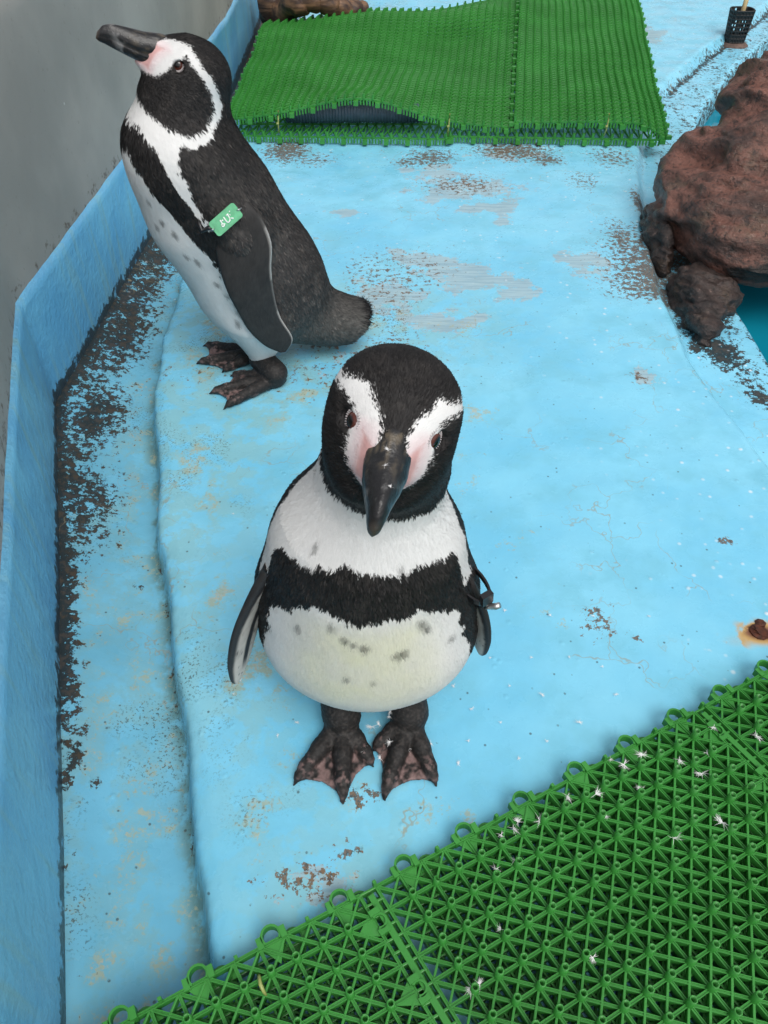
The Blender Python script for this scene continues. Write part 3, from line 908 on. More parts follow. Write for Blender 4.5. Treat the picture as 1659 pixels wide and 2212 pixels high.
def far_sheet(name, zf, fy, parent, a0, a1, na, nb, studs=True):
    def Pn(i, j, dz=0.0):
        a = a0 + (a1 - a0) * i / na; b_ = j / nb
        p = bil(a, b_)
        return np.array([p[0], p[1] + fy * (1 - b_), zf(a, b_) + dz])
    mb = MB()
    pr = [(-1.5, -5), (-1.2, 0), (1.2, 0), (1.5, -5)]
    def strip(pts):
        sweep_n(mb, pts, pr)
    for j in range(nb + 1): strip([Pn(i, j) for i in range(na + 1)])
    for i in range(na + 1): strip([Pn(i, j, -0.0006) for j in range(nb + 1)])
    for s in range(-nb, na):
        q = [(i, i - s) for i in range(na + 1) if 0 <= i - s <= nb]
        if len(q) > 1: strip([Pn(i, j, -0.0010) for i, j in q])
    for s in range(0, na + nb + 1):
        q = [(i, s - i) for i in range(na + 1) if 0 <= s - i <= nb]
        if len(q) > 1: strip([Pn(i, j, -0.0014) for i, j in q])
    if studs:
        sv, sf = stud_mesh(n=6, h=0.013)
        sv = np.array(sv)
        for i in range(na + 1):
            for j in range(nb + 1):
                p = Pn(i, j, -0.002)
                mb.add(sv + p, sf)
    # pegs below the rim, and clip tabs
    for i in range(0, 3 * na + 1):
        p = Pn(i / 3, 0, -0.009)
        mb.box(p, (0.0022, 0, 0), (0, 0.0016, 0), (0, 0, 0.009))
        if i % 7 == 0:
            mb.box(p + [0.004, -0.008, -0.002], (0.0065, 0, 0), (0, 0.007, 0), (0, 0, 0.006))
    for j in range(0, nb + 1):
        for i in (0, na):
            p = Pn(i, j, -0.008)
            mb.box(p, (0.0016, 0, 0), (0, 0.0022, 0), (0, 0, 0.008))
            if j % 3 == 0:
                mb.box(p + [0.008 if i else -0.008, 0, 0], (0.008, 0, 0), (0, 0.006, 0), (0, 0, 0.005))
    for i in range(0, na + 1, 3):
        p = Pn(i, nb, -0.004)
        mb.box(p + [0, 0.007, 0], (0.006, 0, 0), (0, 0.008, 0), (0, 0, 0.007))
    return mb.build(name, M_GREEN, parent)
def sweep_n(mb, pts, prof, k=0.001):
    n = len(prof)
    V = []
    for a, p in enumerate(pts):
        d = pts[min(a + 1, len(pts) - 1)] - pts[max(a - 1, 0)]
        d = nrm(d * [1, 1, 0]); s = np.array([-d[1], d[0], 0])
        V += [p + s * (x * k) + np.array([0, 0, y * k]) for (x, y) in prof]
    F = []
    for a in range(len(pts) - 1):
        for i in range(n - 1):
            F.append((a * n + i, (a + 1) * n + i, (a + 1) * n + i + 1, a * n + i + 1))
    mb.add(V, F)
top_mat = empty('drain_mat', (0, 0, 0))
far_sheet('tile', far_z, 0.0, top_mat, 0.0, 0.648, 31, 50)
far_sheet('tile', far_z, 0.0, top_mat, 0.656, 1.0, 17, 60)
tag(top_mat, 'buckled green plastic mat lying over a hose behind the penguins', 'mat')
low_mat = empty('drain_mat', (0, 0, 0))
far_sheet('tile', lambda a, b_: 0.022, -0.035, low_mat, 0.02, 0.50, 23, 12)
far_sheet('tile', lambda a, b_: 0.022, -0.012, low_mat, 0.51, 0.985, 22, 12)
tag(low_mat, 'flat green plastic mat showing its pegged edge beneath the buckled mat', 'mat')

# corrugated hose in the fold
mb = MB()
pts, R = [], []
for k in range(180):
    t = k / 179
    pts.append((-0.28 + 0.38 * t, 2.372 - 0.02 * math.sin(t * 3), 0.052 - 0.003 * math.cos(t * 6)))
    R.append(0.0245 + 0.0018 * math.sin(k * 2 * math.pi / 4))
mb.tube(pts, R, 16)
tag(mb.build('corrugated_hose', simple('hose_plastic', sr(58, 78, 92), 0.45, var=0.15), None, True), 'dark blue corrugated hose inside the fold of the buckled mat', 'hose')

# straw coloured ties through the rim
M_TIE = simple('tie_plastic', sr(150, 160, 92), 0.4)
TIES = [(600, 262, 0.062, 'pale yellow tie in the mat rim behind the tagged penguin'), (968, 268, 0.052, 'pale yellow tie in the mat rim at the end of the fold'), (1310, 268, 0.062, 'pale yellow tie standing in the mat rim near the boulder')]
for (u, v, z, lb) in TIES:
    p = px(u, v, z); q = np.array([0, 0, 0.0])
    mb = MB()
    mb.tube([p + [0, 0, -0.03], p + [0.001, -0.006, -0.01], p + [0.002, -0.004, 0.012], p + [0.004, 0.004, 0.026]], 0.0022, 6)
    mb.box(p + [0, -0.007, -0.004], (0.0035, 0, 0), (0, 0.002, 0), (0, 0, 0.003))
    tag(mb.build('cable_tie', M_TIE, None, True), lb, 'cable tie', 'ties in the back mat')
mb = MB()
mb.tube([px(560, 2104, 0.018), px(560, 2112, 0.032), px(563, 2127, 0.034), px(569, 2141, 0.031), px(577, 2153, 0.020)], [0.0014, 0.0017, 0.0018, 0.0016, 0.001], 6)
tag(mb.build('cable_tie', M_TIE, None, True), 'curved pale tie end lying on the studded mat edge', 'cable tie')
# ------------------------------------------------------------------ boulder and stones, pot, driftwood, bolt
def rock_obj(name, ells, h, amp, seed, mat, label, cuts=(), stain=None, fs=1.0):
    def f(P):
        d = None
        for c, r, rz in ells:
            R = np.array([[math.cos(rz), math.sin(rz), 0], [-math.sin(rz), math.cos(rz), 0], [0, 0, 1]])
            e = ell(P, c, r, R)
            d = e if d is None else smin(d, e, 0.05)
        for (c, n) in cuts:
            n = nrm(n)
            d = -smin(-d, -((P - np.asarray(c, np.float32)) @ n.astype(np.float32)), 0.03)
        return d
    lo = np.min([np.array(c) - max(r) for c, r, _ in ells], 0) - 0.03
    hi = np.max([np.array(c) + max(r) for c, r, _ in ells], 0) + 0.03
    V, F = surface_nets(f, lo, hi, h)
    n = grad(f, V, 0.004)
    t = V @ nrm((0.25, 0.35, 1.0))
    Q = np.stack([V @ nrm((1, -0.2, -0.1)) * 3, V @ nrm((0.1, 1, -0.3)) * 5, t * 15], 1)
    Q = Q * fs
    s1 = fbm(Q, 4, seed); s2 = fbm(V * 7 * fs, 4, seed + 3); s3 = fbm(V * 30 * fs, 3, seed + 5)
    rid = 1 - np.abs(2 * fbm(Q * 1.4, 3, seed + 9) - 1)
    r2_ = 1 - np.abs(2 * fbm(V * 13 * fs, 3, seed + 13) - 1)
    V = V + n * ((s1 - 0.5) * 1.7 + (s2 - 0.5) * 0.6 + (s3 - 0.5) * 0.22 + (rid - 0.7) * 0.75 + (r2_ - 0.7) * 0.16)[:, None] * amp
    o = mesh_obj(name, V, F, mat)
    dk = np.zeros(len(V))
    if stain:
        for (c, r, a) in stain:
            dk = np.maximum(dk, a * np.exp(-(((V - np.array(c)) / np.array(r)) ** 2).sum(1)))
    fattr(o, 'stain', dk)
    tag(o, label, 'rock' if 'boulder' in name else 'stone')
    return o
def rock_mat(name, a, b_, c_, dark):
    m, nt, b = new_mat(name)
    tc = N(nt, 'ShaderNodeTexCoord').outputs['Object']
    mp = N(nt, 'ShaderNodeMapping'); mp.inputs['Scale'].default_value = (6, 8, 34); mp.inputs['Rotation'].default_value = (0.25, -0.2, 0)
    nt.links.new(tc, mp.inputs['Vector'])
    st = noise(nt, mp.outputs[0], 1.0, 6, 0.62)
    n2 = noise(nt, tc, 14, 6, 0.65); n3 = noise(nt, tc, 70, 5, 0.75)
    c = mixc(nt, ramp(nt, st, 0.36, 0.62), a, b_)
    c = mixc(nt, ramp(nt, n2, 0.52, 0.68, 0, 0.75), c, c_)
    c = mixc(nt, ramp(nt, n3, 0.50, 0.36, 0, 0.85), c, dark)
    c = mixc(nt, ramp(nt, n3, 0.60, 0.72, 0, 0.5), c, sr(178, 150, 138))
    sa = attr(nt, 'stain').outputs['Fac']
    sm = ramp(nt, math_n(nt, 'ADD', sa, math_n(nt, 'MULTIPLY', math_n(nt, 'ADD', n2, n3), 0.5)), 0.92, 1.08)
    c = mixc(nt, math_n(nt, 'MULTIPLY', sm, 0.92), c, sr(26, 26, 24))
    nt.links.new(c, b.inputs['Base Color'])
    nt.links.new(ramp(nt, n2, 0.3, 0.7, 0.62, 0.28), b.inputs['Roughness'])
    bump(nt, b, math_n(nt, 'ADD', math_n(nt, 'MULTIPLY', n3, 0.6), math_n(nt, 'ADD', st, n2)), 0.9, 0.011)
    return m
M_ROCK = rock_mat('red_rock', sr(64, 46, 40), sr(122, 82, 70), sr(92, 76, 62), sr(34, 26, 23))
M_ROCK2 = rock_mat('dark_rock', sr(38, 31, 30), sr(64, 52, 48), sr(78, 62, 44), sr(18, 16, 15))
rock_obj('boulder', [((0.985, 1.69, 0.118), (0.385, 0.265, 0.150), 0.10), ((1.10, 1.92, 0.205), (0.30, 0.24, 0.135), 0.1), ((0.765, 1.65, 0.080), (0.17, 0.22, 0.115), 0.3)],
         0.0065, 0.055, 11, M_ROCK, 'large reddish brown boulder overhanging the edge of the pool',
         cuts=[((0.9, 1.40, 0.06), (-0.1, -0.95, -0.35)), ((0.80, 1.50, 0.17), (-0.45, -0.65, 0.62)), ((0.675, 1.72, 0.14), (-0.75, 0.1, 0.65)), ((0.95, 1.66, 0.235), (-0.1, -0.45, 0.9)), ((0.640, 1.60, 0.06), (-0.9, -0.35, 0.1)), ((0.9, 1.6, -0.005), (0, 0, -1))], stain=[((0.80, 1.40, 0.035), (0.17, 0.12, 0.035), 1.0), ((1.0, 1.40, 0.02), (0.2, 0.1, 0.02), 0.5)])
rock_obj('dark_stone', [((0.630, 1.385, -0.012), (0.042, 0.140, 0.048), 0.10), ((0.69, 1.46, -0.012), (0.05, 0.08, 0.045), 0.3)], 0.004, 0.024, 21, M_ROCK2,
         'dark brown stone wedged beneath the front corner of the boulder', cuts=[((0.63, 1.36, 0.024), (0.25, -0.25, 0.9)), ((0.603, 1.35, 0), (-1, 0.05, 0.25)), ((0.655, 1.32, 0.0), (0.8, -0.5, 0.2))], fs=2.6)
rock_obj('dark_stone', [((0.622, 1.68, -0.005), (0.026, 0.135, 0.07), -0.1)], 0.004, 0.022, 31, M_ROCK2,
         'narrow dark stone slab standing against the side of the boulder', fs=2.6)

# perforated pot with a stick
pc = px(1583, 97, LEDGE)
pot = empty('perforated_pot', pc)
M_POT = simple('black_mesh_plastic', sr(30, 31, 32), 0.5, var=0.3, scale=30)
mb = MB()
HP, r0, r1, nn = 0.118, 0.033, 0.042, 22
def pr(t, a): 
    r = r0 + (r1 - r0) * t
    k = 1 / max(abs(math.cos(a)), abs(math.sin(a))) ** 0.55
    return np.array([r * k * math.cos(a), r * k * math.sin(a) * 0.9, HP * t])
for row in range(10):
    t0 = row / 9
    ring = [pr(t0, 2 * math.pi * k / nn) for k in range(nn + 1)]
    for a, c in zip(ring, ring[1:]):
        mb.tube([a, c], 0.0032, 5, cap=False)
for k in range(nn):
    a = 2 * math.pi * k / nn
    mb.tube([pr(t / 4, a) for t in range(5)], 0.0028, 5, cap=False)
mb.build('basket', M_POT, pot, False)
mb = MB()
for row in range(0, 9):       # closed cells low down and at random, the rest stay open holes
    for k in range(nn):
        if row in (3, 4, 5, 6) and random.random() < 0.72: continue
        if random.random() < 0.12: continue
        a, c = 2 * math.pi * k / nn, 2 * math.pi * (k + 1) / nn
        q = [pr(row / 9, a), pr(row / 9, c), pr((row + 1) / 9, c), pr((row + 1) / 9, a)]
        mb.add(q, [(0, 1, 2, 3)])
o = mb.build('wall_panel', M_POT, pot); sm_ = o.modifiers.new('t', 'SOLIDIFY'); sm_.thickness = 0.003
mb = MB()
mb.tube([(0, 0, -0.004), (0, 0, 0.004), (0, 0, 0.012)], [0.058, 0.054, 0.040], 20)
mb.build('base_plate', simple('brown_crust', sr(92, 74, 66), 0.8, var=0.4, scale=60), pot, True)
tag(pot, 'black perforated plastic pot standing on the ledge by the pool', 'pot')
mb = MB()
mb.tube([pc + [0.0, 0.0, 0.05], pc + [0.005, 0.004, 0.15], pc + [0.014, 0.010, 0.28], pc + [0.024, 0.015, 0.42]], [0.007, 0.009, 0.0105, 0.0105], 12)
tag(mb.build('wooden_stick', simple('pale_wood', sr(222, 196, 146), 0.55, var=0.15, scale=20), None, True), 'pale wooden stick standing upright in the black perforated pot', 'stick')

# driftwood in the back corner
m, nt, b = new_mat('driftwood')
tc = N(nt, 'ShaderNodeTexCoord').outputs['Object']
mp = N(nt, 'ShaderNodeMapping'); mp.inputs['Scale'].default_value = (6, 40, 40); nt.links.new(tc, mp.inputs['Vector'])
c = mixc(nt, ramp(nt, noise(nt, mp.outputs[0], 1, 6, 0.6), 0.35, 0.65), sr(58, 42, 36), sr(128, 96, 70))
c = mixc(nt, ramp(nt, noise(nt, tc, 7, 4), 0.5, 0.65, 0, 0.8), c, sr(44, 34, 34))
nt.links.new(c, b.inputs['Base Color']); b.inputs['Roughness'].default_value = 0.6
bump(nt, b, noise(nt, mp.outputs[0], 1.5, 6), 0.6, 0.01)
mb = MB()
key = [(px(592, 8, 0.10), 0.062), (px(583, 27, 0.045), 0.050), (px(610, 22, 0.075), 0.046), (px(645, 5, 0.12), 0.044), (px(690, 2, 0.12), 0.040), (px(735, 14, 0.10), 0.036), (px(765, 22, 0.08), 0.034), (px(783, 23, 0.07), 0.028)]
pts, R = [], []
for k in range(len(key) - 1):
    for t in range(8):
        w = t / 8
        p = key[k][0] * (1 - w) + key[k + 1][0] * w
        pts.append(p + 0.008 * (np.array([math.sin(k + w * 3), math.cos(k * 2 + w * 4), math.sin(k * 1.7 + w * 5)])))
        R.append((key[k][1] * (1 - w) + key[k + 1][1] * w) * (1 + 0.05 * math.sin(4.3 * (k + w) + 1)))
mb.tube(pts, R, 14)
tag(mb.build('driftwood_branch', m, None, True), 'bent brown driftwood branch lying behind the buckled green mat', 'driftwood')

# rusty bolt
bp = px(1640, 1366, 0.0)
M_RUST = simple('rust', sr(74, 34, 16), 0.7, var=0.5, scale=200, bmp=0.8, bscale=600)
bolt = empty('rusty_bolt', bp)
mb = MB()
mb.tube([(0, 0, -0.004), (0, 0, 0.0015), (0.001, 0, 0.0035)], [0.0135, 0.0125, 0.0085], 11); mb.build('head', M_RUST, bolt, False)
mb = MB()
mb.tube([(0.006, 0.013, -0.004), (0.006, 0.014, 0.002), (0.006, 0.014, 0.004)], [0.0075, 0.007, 0.004], 7); mb.build('nut', M_RUST, bolt, False)
tag(bolt, 'rusted bolt head in an orange stain on the blue deck', 'bolt')

# moulted down: little tufts of white barbs
M_DOWN = simple('white_down', (0.80, 0.80, 0.80), 0.8)
M_DOWN.node_tree.nodes['Principled BSDF'].inputs['Alpha'].default_value = 1.0
def tuft_mesh(seed, nb=26, L=0.010):
    r = random.Random(seed)
    V, F = [], []
    for k in range(nb):
        a = r.gauss(0, 0.45) + (math.pi if r.random() < 0.15 else 0); el = r.uniform(0.0, 0.6)
        d = np.array([math.cos(a) * math.cos(el), math.sin(a) * math.cos(el), math.sin(el) * 0.6])
        l = L * r.uniform(0.4, 1.0); w = 0.00022
        s = nrm(np.cross(d, (0.2, 0.1, 1)))
        bend = np.array([r.gauss(0, 0.4), r.gauss(0, 0.4), r.gauss(0, 0.15)]) * l
        p0, p1, p2 = np.zeros(3), d * l * 0.55 + bend * 0.3, d * l + bend
        q = len(V)
        V += [p0 - s * w, p0 + s * w, p1 - s * w, p1 + s * w, p2]
        F += [(q, q + 1, q + 3, q + 2), (q + 2, q + 3, q + 4)]
    me = bpy.data.meshes.new('down_feather')
    me.from_pydata([tuple(v) for v in V], [], F)
    me.materials.append(M_DOWN)
    return me
tufts = [tuft_mesh(k, 34 + 6 * k) for k in range(5)]
ZM = [(1370, 490), (1330, 630), (1185, 665), (1305, 740), (980, 820), (740, 850), (235, 1065), (300, 1030), (205, 1250), (310, 1200), (235, 1570), (725, 1720), (1155, 1085), (1415, 1000), (990, 640), (820, 660), (890, 690), (75, 1880), (120, 1865), (1600, 540), (790, 965), (325, 1000), (590, 860), (440, 990)]
rd = random.Random(12)
for k, (x, y) in enumerate(ZM):
    p = px((1800 + x * 0.738) * 0.5486, (2500 + y * 0.738) * 0.5486, 0.027)
    s = rd.uniform(0.5, 0.95)
    o = link_mesh('down_feather', tufts[k % 5], None, Matrix.Translation(Vector(p)) @ Matrix.Rotation(rd.uniform(0, 6.28), 4, 'Z') @ Matrix.Rotation(rd.uniform(-0.4, 0.4), 4, 'X') @ Matrix.Diagonal((s, s, s, 1)))
    tag(o, 'tiny white down feather caught on the studded green mat', 'feather', 'down feathers on the studded mat')
FLOORF = [(505, 1500), (520, 1468), (505, 1110), (600, 1590), (640, 1560), (1010, 1600), (1080, 1560), (1120, 1640), (1170, 1500), (1230, 1420), (1190, 1330), (1300, 1440), (1060, 1420), (1250, 1560), (1330, 1500), (1100, 1480), (980, 1480), (1150, 1420), (1020, 1530), (1280, 1330), (1090, 1320), (1180, 1600), (1400, 1330), (1230, 1650), (990, 1650)]
for k, (u, v) in enumerate(FLOORF):
    p = px(u, v, 0.003)
    s = rd.uniform(0.28, 0.5)
    o = link_mesh('down_feather', tufts[k % 5], None, Matrix.Translation(Vector(p)) @ Matrix.Rotation(rd.uniform(0, 6.28), 4, 'Z') @ Matrix.Diagonal((s, s, s * 0.6, 1)))
    tag(o, 'tiny white down feather stuck to the wet blue deck', 'feather', 'down feathers on the deck')
def poly_sd(x, y, poly):
    """signed distance to a polygon, positive inside"""
    poly = np.asarray(poly, float)
    d = np.full(len(x), 9.0)
    ins = np.zeros(len(x), bool)
    for (ax, ay), (bx, by) in zip(poly, np.roll(poly, -1, 0)):
        ex, ey = bx - ax, by - ay
        t = np.clip(((x - ax) * ex + (y - ay) * ey) / (ex * ex + ey * ey + 1e-12), 0, 1)
        d = np.minimum(d, np.hypot(x - ax - t * ex, y - ay - t * ey))
        c = ((ay > y) != (by > y)) & (x < (bx - ax) * (y - ay) / (by - ay + 1e-12) + ax)
        ins ^= c
    return np.where(ins, d, -d)
CHEEK = [(0.005, 0.0175), (-0.006, 0.0150), (-0.0165, 0.010), (-0.032, 0.001), (-0.045, -0.013), (-0.054, -0.032), (-0.048, -0.055), (-0.031, -0.068),
         (0.005, -0.070), (0.035, -0.066), (0.062, -0.040), (0.062, -0.031), (0.050, -0.029), (0.040, -0.027), (0.031, -0.0195), (0.0262, -0.011), (0.0220, -0.004), (0.0165, 0.004)]
PINK = [(0.0165, 0.001), (0.021, 0.012), (0.07, 0.012), (0.07, -0.019), (0.050, -0.0205), (0.034, -0.0195), (0.019, -0.0125)]

def tab(t, x):
    return np.interp(x, [a for a, b in t], [b for a, b in t])

def plumage_fields(po, pat, P):
    """signed fields in metres: black plumage, bare pink face; plus height and azimuth"""
    q = po.to_body(P); h = po.to_head(P)
    f, l, u = h[:, 0], np.abs(h[:, 1]), h[:, 2]
    # small wobble so that no edge is a clean curve
    wob = (fbm(P * 130, 3, 5) - 0.5) * 0.010
    wob2 = (fbm(P * 55, 2, 9) - 0.5) * 0.012
    lc = tab([(-0.03, 0.036), (-0.014, 0.028), (0.002, 0.0205), (0.015, 0.0125), (0.024, 0.0085), (0.04, 0.008)], f)
    uc = tab([(-0.08, -0.05), (-0.072, -0.042), (-0.068, -0.026), (-0.053, -0.010), (-0.038, 0.006), (-0.019, 0.019), (-0.008, 0.028), (0.0, 0.05)], f)
    crown = np.maximum(np.where(f > -0.02, lc - l, -0.02), (u - uc) * 0.75)
    crown = np.where(u < -0.012, np.minimum(crown, np.where(f < -0.05, 1, -0.01)), crown)
    ch = pat['chin']
    cheek = poly_sd(f, u, [(a_ + (po.eye[0] if (a_ > 0 and b_ > -0.024) else 0), ch * (b_ / -0.070) if b_ < -0.05 else b_) for a_, b_ in CHEEK])
    z = q[:, 2]
    c = tab(pat['axis'], z)
    phi = np.degrees(np.arctan2(np.abs(q[:, 1]), q[:, 0] - c))
    rr = 0.0017
    back = (phi - tab(pat['back'], z)) * rr
    band = np.minimum(tab(pat['ztop'], phi) - z, z - tab(pat['zbot'], phi))
    band = np.where(phi > pat['bandmax'], np.minimum(band, (pat['bandmax'] - phi) * rr), band)
    flank = (phi - tab(pat['flank'], z)) * rr
    flank = np.minimum(flank, pat['flank_top'] - z)
    flank = np.minimum(flank, (z - tab(pat['skirt'], phi)))
    back = np.minimum(back, z - tab(pat['skirt'], phi))
    body = np.maximum(np.maximum(back, band), flank)
    in_head = np.linalg.norm(h - np.array([-0.014, 0, -0.008]), axis=1) < 0.066
    in_head &= (f > -0.058)
    body = np.where(in_head, -0.02, body)
    collar = (cheek > -0.0135) & (l > 0.018) & (u < 0.012)
    body = np.where(collar, np.minimum(body, -cheek - 0.0135), body)
    crown = np.where(collar, np.minimum(crown, -cheek - 0.0110), crown)
    sp = np.full(len(P), -0.02)
    for (sphi, sz, sr_) in pat['spots']:
        ph = np.degrees(np.arctan2(q[:, 1], q[:, 0] - c))
        sp = np.maximum(sp, sr_ - np.hypot((ph - sphi) * rr, (z - sz) * 0.8))
    head = np.maximum(crown, cheek)
    far = np.linalg.norm(h, axis=1) > 0.12
    head = np.where(far, -0.02, head)
    blk = np.maximum(head + wob * 0.55, body + 1.5 * wob + 1.2 * wob2)
    pink = poly_sd(f, u, PINK) + wob * 0.2
    pink = np.minimum(pink, np.where((l > 0.0095) | (u < -0.005), 0.02, -0.01))
    pink = np.minimum(pink, 0.0212 - l)
    pink = np.where(f < 0.012, -0.02, pink)
    return blk, pink, z, phi, f, u, l, sp + wob * 0.7

def plumage_color(po, pat, P, rnd, soft):
    """colour of single feathers; rnd: random -1..1 per feather"""
    blk, pink, z, phi, f, u, l, spot = plumage_fields(po, pat, P)
    m = sst(-soft, soft, blk + rnd * 0.0026)
    m = np.maximum(m, 0.60 * sst(-0.0040, 0.0030, spot + rnd * 0.0012))[:, None]
    n1 = fbm(P * 40, 3, 21)[:, None]
    n2 = fbm(P * 160, 2, 31)[:, None]
    dark = np.array([0.0135, 0.0125, 0.0125]) * (0.65 + 0.9 * n1) + np.array([0.018, 0.0155, 0.0135]) * np.clip(n2 - 0.5, 0, 1) * 2
    if pat.get('brown'):
        w = (sst(0.44, 0.30, z) * sst(80, 100, phi))[:, None]
        dark = dark * (1.25 + 0.9 * w) + np.array([0.010, 0.0085, 0.0072]) * w
        fl = sst(0.60, 0.74, fbm(P * 90, 2, 77))[:, None] * w
        dark = dark + fl * np.array([0.035, 0.03, 0.026])
        rump = (sst(0.16, 0.06, z) * sst(88, 105, phi))[:, None]
        dark = dark * (1 - rump) + rump * (np.array([0.075, 0.073, 0.068]) * (0.6 + 0.8 * n2))
        qb = po.to_body(P)
        tip = sst(-0.180, -0.190, qb[:, 0] + 0.012 * (fbm(P * 200, 1, 8) - 0.5))[:, None]
        dark = dark * (1 - tip) + tip * np.array([0.012, 0.012, 0.013])
    wht = np.array([0.80, 0.80, 0.79]) * (0.90 + 0.12 * n1)
    if pat.get('cream'):
        w = (sst(60, 20, phi) * sst(pat['cream'][0], pat['cream'][1], z) * sst(0.26, 0.22, z) * (0.5 + n1[:, 0]))[:, None]
        wht = wht * (1 - w * np.array([0.06, 0.06, 0.22]))
    hz = sst(0.06, 0.0, l) * 0
    col = wht * (1 - m) + dark * m
    # bare skin
    pk = sst(-0.0016, 0.0022, pink)[:, None] * 0.85
    col = col * (1 - pk) + pk * (np.array([0.58, 0.35, 0.32]) * (0.75 + 0.5 * n2))
    nearpk = (sst(-0.012, 0.0, pink) * (1 - m[:, 0]) * sst(0.0, 0.012, f) * 0.5)[:, None]
    col = col * (1 - nearpk * np.array([0.0, 0.30, 0.26]))
    var = 0.035 + 0.16 * m
    if pat.get('brown'):
        sp_ = 0.6 * (rnd > 0.9)[:, None] * sst(85, 95, phi)[:, None] * m
        col = col + sp_ * np.array([0.045, 0.040, 0.036])
    return np.clip(col * (1 + var * rnd[:, None]), 0.002, 0.9), pink

def sample_faces(V, F, n, w=None):
    a, b, c, d = (V[F[:, i]] for i in range(4))
    ar = 0.5 * np.linalg.norm(np.cross(c - a, d - b), axis=1)
    if w is not None: ar = ar * w
    k = rng.choice(len(F), n, p=ar / ar.sum())
    s, t = rng.random((2, n, 1))
    return (a[k] * (1 - s) + b[k] * s) * (1 - t) + (d[k] * (1 - s) + c[k] * s) * t

def feathers(po, pat, sdf, V, F, n, parent, mat, wid=0.0017, leng=0.0095):
    cen = V[F].mean(1)
    ch = po.to_head(cen)
    w = 1 + 2.2 * sst(0.11, 0.06, np.linalg.norm(ch, axis=1))
    P = sample_faces(V, F, n, w)
    P = P[P[:, 2] > 0.026]
    n = len(P)
    nr = grad(sdf, P)
    h = po.to_head(P); q = po.to_body(P)
    hd = np.linalg.norm(h, axis=1)
    wh = sst(0.10, 0.055, hd)[:, None]
    flow = wh * (-po.hf - 0.35 * po.hu) + (1 - wh) * (np.array([0, 0, -1.0]) - 0.35 * po.f)
    tailw = sst(-0.11, -0.16, q[:, 0])[:, None]
    flow = flow * (1 - tailw) + tailw * (-po.f * 1.0 + np.array([0, 0, -0.45]))
    flow = flow + rng.normal(0, 0.13, (n, 3))
    flow -= nr * (flow * nr).sum(1, keepdims=True)
    flow /= np.linalg.norm(flow, axis=1, keepdims=True) + 1e-9
    side = np.cross(nr, flow)
    rnd = rng.uniform(-1, 1, n)
    col, pink = plumage_color(po, pat, P, rnd, 0.0009)
    keep = pink < 0.0004
    # no feathers over the eyes
    for sg in (-1, 1):
        keep &= np.linalg.norm(P - po.h(0.0115 + po.eye[0], sg * (0.0315 - po.eye[0] * 0.35), 0.0065 + po.eye[1]), axis=1) > 0.0098
    P, nr, flow, side, col, h, hd, rnd = (x[keep] for x in (P, nr, flow, side, col, h, hd, rnd))
    n = len(P)
    sc = (0.5 + 0.5 * sst(0.05, 0.10, hd)) * rng.uniform(0.75, 1.25, n)
    qb = po.to_body(P)
    sc = sc * (1 + 1.6 * sst(-0.165, -0.19, qb[:, 0]))
    L = (leng * sc)[:, None]; W = (wid * (0.6 + 0.4 * sst(0.05, 0.1, hd)) * rng.uniform(0.7, 1.2, n))[:, None] * 0.5
    lift = rng.uniform(0.02, 0.16, n)[:, None] * np.where(col.mean(1) > 0.3, 0.28, 1.0)[:, None]
    a = P - nr * 0.0006 - flow * L * 0.35
    m = P + nr * (0.0003 + lift * L * 0.25) + flow * L * 0.15
    t = P + flow * L * 0.65 + nr * (lift * L * (0.8 + 1.0 * sst(0.10, 0.05, hd)[:, None]))
    VV = np.stack([a, m - side * W, t, m + side * W], 1).reshape(-1, 3)
    FF = np.arange(4 * n).reshape(n, 4)
    o = mesh_obj('plumage', VV, FF, mat, parent, smooth=True)
    cattr(o, np.repeat(col, 4, 0))
    nn = np.repeat(nr, 4, 0) + np.repeat(np.where(col.mean(1) > 0.3, 0.04, 0.24)[:, None] * rng.normal(0, 1, (n, 3)), 4, 0)
    nn /= np.linalg.norm(nn, axis=1, keepdims=True)
    o.data.normals_split_custom_set_from_vertices(nn.astype(np.float32).tolist())
    tag(o, kind='stuff')
    return o

